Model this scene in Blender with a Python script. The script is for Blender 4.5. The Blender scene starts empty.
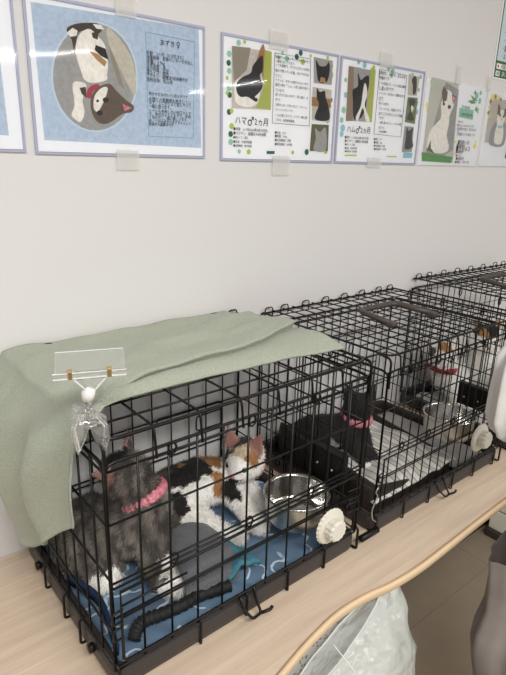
import bpy, bmesh, math, random
from mathutils import Vector, Matrix, noise
C = bpy.context.scene.collection
S = bpy.context.scene
PI = math.pi
random.seed(7)

# ---------------------------------------------------------------- camera
cam_data = bpy.data.cameras.new('camera')
cam_data.sensor_fit = 'VERTICAL'; cam_data.sensor_height = 36.0
cam_data.lens = 556.6 * 36 / 675
cam_data.clip_start = 0.02
cam = bpy.data.objects.new('camera', cam_data); C.objects.link(cam)
right = Vector((0.77698107, -0.62896251, 0.02658145))
down = Vector((-0.17361033, -0.25467225, -0.95131567))
fwd = Vector((0.60511145, 0.73453945, -0.30706991))
M = Matrix((( right.x, -down.x, -fwd.x, -0.2943),
            ( right.y, -down.y, -fwd.y, -0.9126),
            ( right.z, -down.z, -fwd.z, 1.4411), (0, 0, 0, 1)))
cam.matrix_world = M
S.camera = cam

# ---------------------------------------------------------------- world, lamps, exposure
w = bpy.data.worlds.new('world'); S.world = w; w.use_nodes = True
w.node_tree.nodes['Background'].inputs[0].default_value = (0.97, 0.985, 1.0, 1)
w.node_tree.nodes['Background'].inputs[1].default_value = 0.40
def area(name, loc, size, sizey, power, col, target):
    d = bpy.data.lights.new(name, 'AREA'); d.shape = 'RECTANGLE'; d.size = size; d.size_y = sizey
    d.energy = power; d.color = col
    o = bpy.data.objects.new(name, d); C.objects.link(o); o.location = loc
    o.rotation_euler = (Vector(target) - Vector(loc)).to_track_quat('-Z', 'Y').to_euler()
    return o
area('lamp_near', (-0.35, -1.75, 2.46), 1.2, 0.35, 30, (1, .985, .955), (-0.35, -1.75, 0))
area('lamp_far', (1.7, -2.1, 2.46), 1.2, 0.35, 16, (1, .985, .955), (1.7, -2.1, 0))
area('lamp_back', (1.6, -4.6, 2.46), 1.2, 0.12, 18, (1, .985, .955), (1.6, -4.6, 0))
area('lamp_aisle', (4.3, -5.1, 2.46), 1.2, 0.12, 18, (1, .985, .955), (4.3, -5.1, 0))
S.view_settings.view_transform = 'Standard'
S.view_settings.look = 'None'
S.view_settings.exposure = 0.66
S.view_settings.gamma = 1.0

# ---------------------------------------------------------------- materials
def srgb(r, g, b):
    f = lambda c: ((c/255)/12.92 if c/255 <= .04045 else (((c/255)+.055)/1.055)**2.4)
    return (f(r), f(g), f(b), 1)
MATS = {}
def mat(name, col, rough=.5, metal=0, noise_amt=0, noise_scale=20, bump=0, bump_scale=80, bdist=.004, coat=0, spec=.5, trans=0, ior=1.45, alpha=1, sheen=0, stretch=None):
    m = bpy.data.materials.new(name); m.use_nodes = True
    n = m.node_tree.nodes; l = m.node_tree.links; b = n['Principled BSDF']
    b.inputs['Base Color'].default_value = col
    b.inputs['Roughness'].default_value = rough; b.inputs['Metallic'].default_value = metal
    b.inputs['Coat Weight'].default_value = coat; b.inputs['Specular IOR Level'].default_value = spec
    b.inputs['Coat Roughness'].default_value = .05
    b.inputs['Transmission Weight'].default_value = trans; b.inputs['IOR'].default_value = ior
    b.inputs['Alpha'].default_value = alpha; b.inputs['Sheen Weight'].default_value = sheen
    if noise_amt or bump:
        tc = n.new('ShaderNodeTexCoord'); mp = n.new('ShaderNodeMapping'); l.new(tc.outputs['Object'], mp.inputs[0])
        if stretch: mp.inputs['Scale'].default_value = stretch
    if noise_amt:
        t = n.new('ShaderNodeTexNoise'); t.inputs['Scale'].default_value = noise_scale; t.inputs['Detail'].default_value = 5
        l.new(mp.outputs[0], t.inputs['Vector'])
        r = n.new('ShaderNodeMapRange'); r.inputs[1].default_value = .3; r.inputs[2].default_value = .7
        r.inputs[3].default_value = 1-noise_amt; r.inputs[4].default_value = 1+noise_amt
        l.new(t.outputs[0], r.inputs[0])
        mx = n.new('ShaderNodeMix'); mx.data_type = 'RGBA'; mx.blend_type = 'MULTIPLY'; mx.inputs[0].default_value = 1
        mx.inputs[6].default_value = col; l.new(r.outputs[0], mx.inputs[7]); l.new(mx.outputs[2], b.inputs['Base Color'])
    if bump:
        t = n.new('ShaderNodeTexNoise'); t.inputs['Scale'].default_value = bump_scale; t.inputs['Detail'].default_value = 3
        l.new(mp.outputs[0], t.inputs['Vector'])
        bp = n.new('ShaderNodeBump'); bp.inputs['Strength'].default_value = bump; bp.inputs['Distance'].default_value = bdist
        l.new(t.outputs[0], bp.inputs['Height']); l.new(bp.outputs[0], b.inputs['Normal'])
    MATS[name] = m
    return m

mat('wall_paint', srgb(226, 224, 223), .75, bump=.05, bump_scale=220)
mat('ceiling_paint', srgb(235, 233, 228), .9)
mat('wire', (.004, .0038, .0036, 1), .36, spec=.38)
mat('tray', (.040, .034, .032, 1), .42, bump=.1, bump_scale=400)
mat('handle', (.075, .062, .055, 1), .42)
mat('black_plastic', (.006, .0055, .005, 1), .4, spec=.35)
mat('rivet', (.6, .6, .6, 1), .3, 1)
mat('steel', (.62, .61, .59, 1), .16, 1)
mat('steel_outer', (.66, .64, .60, 1), .36, 1)
mat('ivory', srgb(226, 221, 208), .5)
mat('white_plastic', srgb(235, 235, 232), .35)
mat('clear', (1, 1, 1, 1), .06, trans=.92, ior=1.45, coat=.6)
mat('edge_highlight', (.95, .96, .96, 1), .15, alpha=.7, coat=1)  # whitish colour standing in for light caught on clear acrylic edges
mat('brass', (.65, .48, .22, 1), .3, 1)
mat('fleece', srgb(170, 176, 160), .95, noise_amt=.07, noise_scale=260, bump=.55, bump_scale=330, sheen=.12)
mat('grey_felt', srgb(100, 102, 106), .95, noise_amt=.16, noise_scale=300, bump=.6, bump_scale=400, sheen=.15)
mat('teal_felt', srgb(74, 132, 150), .95, noise_amt=.15, noise_scale=260, bump=.7, bump_scale=350)
mat('navy', srgb(22, 40, 72), .8)
mat('webbing', (.010, .010, .011, 1), .7)
mat('bed_brown', (.032, .023, .018, 1), .6, noise_amt=.15, noise_scale=60, bump=.2, bump_scale=200)
mat('band', srgb(224, 196, 160), .42, noise_amt=.04, noise_scale=14)
mat('underside', srgb(120, 105, 90), .7)
mat('floor_vinyl', srgb(148, 134, 116), .5, noise_amt=.05, noise_scale=9)
mat('joint', srgb(138, 125, 108), .7)
mat('cream', srgb(226, 222, 206), .4)
mat('dark_plinth', srgb(58, 52, 50), .6)
mat('bag_film', srgb(240, 245, 240), .24, alpha=.42, noise_amt=.12, noise_scale=6, bump=1.0, bump_scale=11, bdist=.05)
mat('bag_hem', srgb(240, 244, 243), .3, alpha=.7)
mat('speckled', srgb(176, 174, 170), .6)
mat('canvas', srgb(148, 139, 133), .85, noise_amt=.05, noise_scale=30, bump=.15, bump_scale=500)
mat('canvas_dark', srgb(66, 58, 54), .9)
mat('pale_cloth', srgb(218, 215, 212), .85, noise_amt=.03, noise_scale=30, bump=.2, bump_scale=60)
mat('lamp_house', srgb(235, 235, 232), .4)
mat('pink', srgb(232, 142, 158), .8, noise_amt=.35, noise_scale=150, bump=.5, bump_scale=160)
mat('pinkdot', srgb(240, 205, 205), .8)
mat('red_collar', srgb(170, 34, 50), .6)
mat('nose', srgb(190, 120, 115), .5)
mat('eye', (.012, .010, .008, 1), .08)
mat('eye_iris', srgb(120, 118, 92), .1)
mat('whisker', srgb(225, 222, 215), .4)
mat('paper', srgb(248, 249, 252), .6)
mat('ink', srgb(44, 46, 52), .7)
mat('greenpaper', srgb(62, 104, 58), .6)
mat('bluepale', srgb(206, 222, 230), .6)
mat('card_edge', srgb(198, 200, 222), .25, alpha=.75)
mat('tape', srgb(242, 240, 234), .28, alpha=.3)
mat('tape_soft', srgb(236, 234, 226), .4, alpha=.4)
for k, c in dict(blue=(186, 202, 221), pale=(204, 219, 233), pgrey=(164, 163, 161), pgreyg=(200, 201, 190), pbeige=(200, 194, 180), pbeige2=(150, 143, 128),
                 dbrown=(72, 60, 54), tan=(176, 140, 92), black=(38, 38, 42), pwhite=(240, 236, 228), red=(176, 60, 78), brown=(104, 88, 76), pink_ear=(190, 150, 140),
                 pcream=(200, 194, 184), wood=(164, 122, 82), wood2=(150, 128, 108), pgreen=(176, 182, 92), olive=(104, 98, 70), ogreen=(120, 136, 84), dgrey=(78, 76, 76),
                 mint=(152, 202, 176), dkgreen=(40, 98, 74), lime=(178, 200, 84), sky=(150, 200, 214), yellow=(238, 226, 120), leaf=(112, 158, 106), grass=(104, 158, 92),
                 pbrown=(120, 104, 92), boxfill=(170, 198, 222)).items():
    mat('p_'+k, srgb(*c), .65, noise_amt=.10 if k in ('blue', 'pgrey', 'pbeige', 'pwhite', 'brown', 'pcream') else 0, noise_scale=160)
MATS['p_pink'] = MATS['p_pink_ear']

# clear film laid over a card: thin glossy sheet, mostly see-through
def film():
    m = bpy.data.materials.new('card_film'); m.use_nodes = True; n = m.node_tree.nodes; l = m.node_tree.links
    for x in list(n): n.remove(x)
    out = n.new('ShaderNodeOutputMaterial'); t = n.new('ShaderNodeBsdfTransparent'); g = n.new('ShaderNodeBsdfGlossy')
    g.inputs['Roughness'].default_value = .045
    f = n.new('ShaderNodeFresnel'); f.inputs[0].default_value = 1.4; mx = n.new('ShaderNodeMixShader')
    tc = n.new('ShaderNodeTexCoord'); nz = n.new('ShaderNodeTexNoise'); nz.inputs['Scale'].default_value = 7; nz.inputs['Detail'].default_value = 0
    b = n.new('ShaderNodeBump'); b.inputs['Strength'].default_value = 1; b.inputs['Distance'].default_value = .006
    l.new(tc.outputs['Object'], nz.inputs['Vector']); l.new(nz.outputs[0], b.inputs['Height']); l.new(b.outputs[0], g.inputs['Normal'])
    l.new(f.outputs[0], mx.inputs[0]); l.new(t.outputs[0], mx.inputs[1]); l.new(g.outputs[0], mx.inputs[2]); l.new(mx.outputs[0], out.inputs[0])
    MATS['card_film'] = m
film()

def wood():
    m = bpy.data.materials.new('counter_wood'); m.use_nodes = True; n = m.node_tree.nodes; l = m.node_tree.links; b = n['Principled BSDF']
    tc = n.new('ShaderNodeTexCoord'); mp = n.new('ShaderNodeMapping'); mp.inputs['Scale'].default_value = (1.6, 42, 42); mp.inputs['Rotation'].default_value = (0, 0, .03)
    l.new(tc.outputs['Object'], mp.inputs[0])
    wv = n.new('ShaderNodeTexNoise'); wv.inputs['Scale'].default_value = 1.6; wv.inputs['Detail'].default_value = 6; wv.inputs['Distortion'].default_value = .5
    l.new(mp.outputs[0], wv.inputs['Vector'])
    mp2 = n.new('ShaderNodeMapping'); mp2.inputs['Scale'].default_value = (9, 260, 260); l.new(tc.outputs['Object'], mp2.inputs[0])
    fine = n.new('ShaderNodeTexNoise'); fine.inputs['Scale'].default_value = 2; fine.inputs['Detail'].default_value = 4; l.new(mp2.outputs[0], fine.inputs['Vector'])
    r = n.new('ShaderNodeValToRGB'); r.color_ramp.elements[0].position = .34; r.color_ramp.elements[0].color = srgb(208, 186, 164)
    r.color_ramp.elements[1].position = .66; r.color_ramp.elements[1].color = srgb(223, 203, 181)
    l.new(wv.outputs[0], r.inputs[0])
    mr = n.new('ShaderNodeMapRange'); mr.inputs[1].default_value = .3; mr.inputs[2].default_value = .7; mr.inputs[3].default_value = .93; mr.inputs[4].default_value = 1.05
    l.new(fine.outputs[0], mr.inputs[0])
    mx = n.new('ShaderNodeMix'); mx.data_type = 'RGBA'; mx.blend_type = 'MULTIPLY'; mx.inputs[0].default_value = 1
    l.new(r.outputs[0], mx.inputs[6]); l.new(mr.outputs[0], mx.inputs[7]); l.new(mx.outputs[2], b.inputs['Base Color'])
    b.inputs['Roughness'].default_value = .42
    MATS['counter_wood'] = m
wood()

def blanket():
    # blue fleece with white looping scribbles
    m = bpy.data.materials.new('blue_blanket'); m.use_nodes = True; n = m.node_tree.nodes; l = m.node_tree.links; b = n['Principled BSDF']
    tc = n.new('ShaderNodeTexCoord')
    nz = n.new('ShaderNodeTexNoise'); nz.inputs['Scale'].default_value = 20; nz.inputs['Detail'].default_value = 1.5
    l.new(tc.outputs['Object'], nz.inputs['Vector'])
    s = n.new('ShaderNodeMath'); s.operation = 'SUBTRACT'; s.inputs[1].default_value = .5; l.new(nz.outputs[0], s.inputs[0])
    a = n.new('ShaderNodeMath'); a.operation = 'ABSOLUTE'; l.new(s.outputs[0], a.inputs[0])
    lt = n.new('ShaderNodeMapRange'); lt.inputs[1].default_value = .012; lt.inputs[2].default_value = .026; lt.inputs[3].default_value = 1; lt.inputs[4].default_value = 0
    l.new(a.outputs[0], lt.inputs[0])
    nz2 = n.new('ShaderNodeTexNoise'); nz2.inputs['Scale'].default_value = 22; l.new(tc.outputs['Object'], nz2.inputs['Vector'])
    g = n.new('ShaderNodeMapRange'); g.inputs[1].default_value = .42; g.inputs[2].default_value = .48; l.new(nz2.outputs[0], g.inputs[0])
    mu = n.new('ShaderNodeMath'); mu.operation = 'MULTIPLY'; l.new(lt.outputs[0], mu.inputs[0]); l.new(g.outputs[0], mu.inputs[1])
    mx = n.new('ShaderNodeMix'); mx.data_type = 'RGBA'; mx.inputs[6].default_value = srgb(98, 124, 150); mx.inputs[7].default_value = srgb(205, 218, 230)
    l.new(mu.outputs[0], mx.inputs[0]); l.new(mx.outputs[2], b.inputs['Base Color']); b.inputs['Roughness'].default_value = .95
    MATS['blue_blanket'] = m
blanket()

def stripes():
    m = bpy.data.materials.new('striped_towel'); m.use_nodes = True; n = m.node_tree.nodes; l = m.node_tree.links; b = n['Principled BSDF']
    tc = n.new('ShaderNodeTexCoord'); wv = n.new('ShaderNodeTexWave'); wv.inputs['Scale'].default_value = 9; wv.inputs['Distortion'].default_value = .6; wv.bands_direction = 'X'
    l.new(tc.outputs['Object'], wv.inputs['Vector'])
    r = n.new('ShaderNodeValToRGB'); r.color_ramp.interpolation = 'CONSTANT'; e = r.color_ramp.elements
    e[0].color = srgb(228, 225, 220); e[1].position = .45; e[1].color = srgb(150, 146, 142); x = e.new(.72); x.color = srgb(206, 203, 198)
    l.new(wv.outputs[0], r.inputs[0]); l.new(r.outputs[0], b.inputs['Base Color']); b.inputs['Roughness'].default_value = .95
    MATS['striped_towel'] = m
stripes()

def speck():
    m = MATS['speckled']; n = m.node_tree.nodes; l = m.node_tree.links; b = n['Principled BSDF']
    tc = n.new('ShaderNodeTexCoord'); v = n.new('ShaderNodeTexVoronoi'); v.inputs['Scale'].default_value = 130; l.new(tc.outputs['Object'], v.inputs['Vector'])
    r = n.new('ShaderNodeValToRGB'); e = r.color_ramp.elements; e[0].position = .22; e[0].color = srgb(60, 58, 58); e[1].position = .32; e[1].color = srgb(186, 184, 180)
    l.new(v.outputs['Distance'], r.inputs[0]); l.new(r.outputs[0], b.inputs['Base Color'])
speck()

def fur_mat():
    # fur: patches come from the 'Col' attribute (coat colours), fine hair streaks from noise
    m = bpy.data.materials.new('fur'); m.use_nodes = True; n = m.node_tree.nodes; l = m.node_tree.links; b = n['Principled BSDF']
    at = n.new('ShaderNodeAttribute'); at.attribute_name = 'Col'
    tc = n.new('ShaderNodeTexCoord'); mp = n.new('ShaderNodeMapping'); mp.inputs['Scale'].default_value = (1, 1, .35); l.new(tc.outputs['Object'], mp.inputs[0])
    nz = n.new('ShaderNodeTexNoise'); nz.inputs['Scale'].default_value = 330; nz.inputs['Detail'].default_value = 4; l.new(mp.outputs[0], nz.inputs['Vector'])
    mr = n.new('ShaderNodeMapRange'); mr.inputs[1].default_value = .3; mr.inputs[2].default_value = .7; mr.inputs[3].default_value = .84; mr.inputs[4].default_value = 1.14
    l.new(nz.outputs[0], mr.inputs[0])
    mx = n.new('ShaderNodeMix'); mx.data_type = 'RGBA'; mx.blend_type = 'MULTIPLY'; mx.inputs[0].default_value = 1
    l.new(at.outputs['Color'], mx.inputs[6]); l.new(mr.outputs[0], mx.inputs[7]); l.new(mx.outputs[2], b.inputs['Base Color'])
    b.inputs['Roughness'].default_value = .85; b.inputs['Sheen Weight'].default_value = .1
    bp = n.new('ShaderNodeBump'); bp.inputs['Strength'].default_value = .4; bp.inputs['Distance'].default_value = .003
    l.new(nz.outputs[0], bp.inputs['Height']); l.new(bp.outputs[0], b.inputs['Normal'])
    MATS['fur'] = m
fur_mat()

# ---------------------------------------------------------------- helpers
def obj(name, bm, m, parent=None, smooth=False, loc=None):
    me = bpy.data.meshes.new(name)
    bmesh.ops.recalc_face_normals(bm, faces=bm.faces) if smooth != 'keep' else None
    bm.to_mesh(me); bm.free()
    if m is not None: me.materials.append(MATS[m] if isinstance(m, str) else m)
    if smooth: me.polygons.foreach_set('use_smooth', [True]*len(me.polygons))
    o = bpy.data.objects.new(name, me); C.objects.link(o)
    if parent: o.parent = parent
    if loc: o.location = loc
    return o
def tag(o, label, cat, group=None, kind=None):
    o['label'] = label; o['category'] = cat
    if group: o['group'] = group
    if kind: o['kind'] = kind
    return o
def thing(name, label, cat, loc=(0, 0, 0), rz=0, group=None):
    o = bpy.data.objects.new(name, None); C.objects.link(o); o.location = loc; o.rotation_euler = (0, 0, rz)
    o.empty_display_size = .02
    return tag(o, label, cat, group)
def struct(name, bm, m): o = obj(name, bm, m); o['kind'] = 'structure'; return o
def box(bm, a, b, bev=0):
    a, b = Vector(a), Vector(b)
    r = bmesh.ops.create_cube(bm, size=1)
    for v in r['verts']: v.co = Vector((v.co.x*(b.x-a.x), v.co.y*(b.y-a.y), v.co.z*(b.z-a.z))) + (a+b)/2
    if bev:
        es = list({e for v in r['verts'] for e in v.link_edges})
        bmesh.ops.bevel(bm, geom=es, offset=bev, segments=2, affect='EDGES', profile=.5)
def bx(a, b, bev=0): bm = bmesh.new(); box(bm, a, b, bev); return bm
def fillet(pts, rad, seg=4):
    pts = [Vector(p) for p in pts]; out = [pts[0]]
    for i in range(1, len(pts)-1):
        a, p, b = pts[i-1], pts[i], pts[i+1]
        d1 = (a-p); d2 = (b-p); r = min(rad, d1.length*.49, d2.length*.49)
        if r < 1e-5 or d1.normalized().dot(d2.normalized()) < -.999: out.append(p); continue
        p1 = p+d1.normalized()*r; p2 = p+d2.normalized()*r
        for k in range(seg+1):
            t = k/seg; out.append(p1*(1-t)**2 + p*2*t*(1-t) + p2*t*t)
    out.append(pts[-1]); return out
def tube(bm, pts, r, seg=6, closed=False, caps=True, rad=0):
    if rad: pts = fillet(pts, rad)
    pts = [Vector(p) for p in pts]; n = len(pts); rings = []; up = None
    rr = r if isinstance(r, (list, tuple)) else [r]*n
    for i, p in enumerate(pts):
        if closed: t = (pts[(i+1) % n]-pts[i-1])
        else: t = pts[min(i+1, n-1)]-pts[max(i-1, 0)]
        t.normalize()
        if up is None: up = t.orthogonal().normalized()
        else:
            up = up - t*up.dot(t)
            up = up.normalized() if up.length > 1e-6 else t.orthogonal().normalized()
        s = t.cross(up)
        rings.append([bm.verts.new(p + (up*math.cos(2*PI*k/seg) + s*math.sin(2*PI*k/seg))*rr[i]) for k in range(seg)])
    m = n if closed else n-1
    for i in range(m):
        A, B = rings[i], rings[(i+1) % n]
        for k in range(seg): bm.faces.new((A[k], A[(k+1) % seg], B[(k+1) % seg], B[k]))
    if caps and not closed:
        bm.faces.new(rings[0][::-1]); bm.faces.new(rings[-1])
def lathe(bm, prof, seg=40, c=(0, 0, 0)):
    rings = [[bm.verts.new((c[0]+r*math.cos(2*PI*k/seg), c[1]+r*math.sin(2*PI*k/seg), c[2]+z)) for k in range(seg)] for r, z in prof]
    for A, B in zip(rings, rings[1:]):
        for k in range(seg): bm.faces.new((A[k], A[(k+1) % seg], B[(k+1) % seg], B[k]))
    return rings
def prism(bm, poly, z0, z1):
    a = [bm.verts.new((x, y, z0)) for x, y in poly]; b = [bm.verts.new((x, y, z1)) for x, y in poly]
    n = len(poly); bm.faces.new(a[::-1]); bm.faces.new(b)
    for i in range(n): bm.faces.new((a[i], a[(i+1) % n], b[(i+1) % n], b[i]))
def catmull(pts, n=6):
    P = [Vector(p) for p in pts]; P = [P[0]*2-P[1]]+P+[P[-1]*2-P[-2]]; out = []
    for i in range(1, len(P)-2):
        for k in range(n):
            t = k/n; a, b, c, d = P[i-1:i+3]
            out.append(.5*((2*b)+(c-a)*t+(2*a-5*b+4*c-d)*t*t+(3*b-a-3*c+d)*t**3))
    out.append(P[-2]); return out
def grid_sheet(fn, nu, nv, thick=0, drop=None):
    bm = bmesh.new(); V = [[bm.verts.new(fn(i/nu, j/nv)) for j in range(nv+1)] for i in range(nu+1)]
    for i in range(nu):
        for j in range(nv): bm.faces.new((V[i][j], V[i+1][j], V[i+1][j+1], V[i][j+1]))
    return bm
def solidify(o, t, sub=0, offset=0):
    m = o.modifiers.new('s', 'SOLIDIFY'); m.thickness = t; m.offset = offset
    if sub: q = o.modifiers.new('q', 'SUBSURF'); q.levels = q.render_levels = sub
def nz(x, y, z=0, s=1): return noise.noise(Vector((x*s, y*s, z*s)))
def bake(o):
    dg = bpy.context.evaluated_depsgraph_get(); me = bpy.data.meshes.new_from_object(o.evaluated_get(dg))
    old = o.data; o.modifiers.clear(); o.data = me; bpy.data.meshes.remove(old)

# ================================================================ THE ROOM
struct('floor', bx((-3, -6, -.05), (6.5, 0, 0)), 'floor_vinyl')
struct('wall_back', bx((-3, 0, -.05), (6.5, .1, 2.55)), 'wall_paint')
struct('ceiling', bx((-3, -6, 2.5), (6.5, 0, 2.56)), 'ceiling_paint')
bm = bmesh.new()
for x in (-2.1, -1.5, -.9, -.3, .3, .91, 1.52, 2.1, 2.7): box(bm, (x, -6, 0), (x+.003, 0, .0006))
for y in (-.15, -.76, -1.37, -1.98): box(bm, (-3, y, 0), (6.5, y+.003, .0006))
struct('trim_1', bm, 'joint')
struct('baseboard_back', bx((-3, -.008, 0), (6.5, 0, .06)), 'dark_plinth')
for i, (cx, cy, sx, sy, side) in enumerate([(-.35, -1.75, 1.3, .45, 'above the front of the counter'), (1.7, -2.1, 1.3, .45, 'right of the counter'), (1.6, -4.6, 1.3, .18, 'far behind the camera'), (4.3, -5.1, 1.3, .18, 'farthest along the aisle')]):
    t = thing('ceiling_light', 'white recessed ceiling light '+side, 'light', (cx, cy, 2.5), group='ceiling lights')
    bm = bmesh.new()
    for a, b in [((-sx/2-.03, -sy/2-.03), (sx/2+.03, -sy/2)), ((-sx/2-.03, sy/2), (sx/2+.03, sy/2+.03)), ((-sx/2-.03, -sy/2), (-sx/2, sy/2)), ((sx/2, -sy/2), (sx/2+.03, sy/2))]:
        box(bm, (a[0], a[1], -.03), (b[0], b[1], 0))
    obj('light_frame', bm, 'lamp_house', t)

# counter
edge = catmull([(-.9, -.62, 0), (-.35, -.56, 0), (-.05, -.515, 0), (.06, -.492, 0), (.136, -.473, 0), (.205, -.4575, 0), (.278, -.4475, 0), (.343, -.450, 0), (.403, -.4595, 0), (.478, -.4635, 0), (.572, -.461, 0), (.817, -.453, 0), (1.3, -.448, 0), (2.3, -.446, 0)], 7)
ct = thing('counter', 'long pale wood grained counter with a wavy front edge along the wall', 'counter', (0, 0, 0))
bm = bmesh.new(); prism(bm, [(p.x, p.y) for p in edge] + [(2.3, -.001), (-.9, -.001)], .730, .75); obj('worktop', bm, 'counter_wood', ct)
bm = bmesh.new(); prof = [(.0018, -.003), (.0034, -.0008), (.0075, -.0012), (.0095, -.004), (.0098, -.008), (.009, -.015), (.006, -.019), (.0018, -.020)]
rows = []
for i, p in enumerate(edge):
    t = (edge[min(i+1, len(edge)-1)]-edge[max(i-1, 0)]).normalized(); nrm = Vector((t.y, -t.x, 0))
    if nrm.y > 0: nrm = -nrm
    rows.append([bm.verts.new(p + nrm*a + Vector((0, 0, .75+b))) for a, b in prof])
for A, B in zip(rows, rows[1:]):
    for k in range(len(prof)): bm.faces.new((A[k], A[(k+1) % len(prof)], B[(k+1) % len(prof)], B[k]))
bm.faces.new(rows[0]); bm.faces.new(rows[-1][::-1])
o = obj('edge_band', bm, 'band', ct, smooth=True); o['label'] = 'smooth tan edge strip following the curve'
for x in (-.86, 1.0): obj('leg_panel', bx((x, -.30, 0), (x+.025, -.02, .7295)), 'underside', ct) if x < 0 else None
obj('leg_panel', bx((2.26, -.40, 0), (2.285, -.02, .7295)), 'underside', ct)

# low cream cabinet under the far end of the counter
cb = thing('low_cabinet', 'low cream cabinet with a dark plinth on the floor beneath the counter', 'cabinet', (1.70, -.30, 0))
obj('plinth', bx((-.02, -.42, 0), (.45, .26, .03)), 'dark_plinth', cb)
obj('drawer', bx((0, -.42, .03), (.45, .26, .115), .004), 'cream', cb)
obj('drawer', bx((0, -.42, .122), (.45, .26, .20), .004), 'cream', cb)
obj('body', bx((.03, -.40, .20), (.45, .25, .56), .004), 'dark_plinth', cb)

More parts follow.
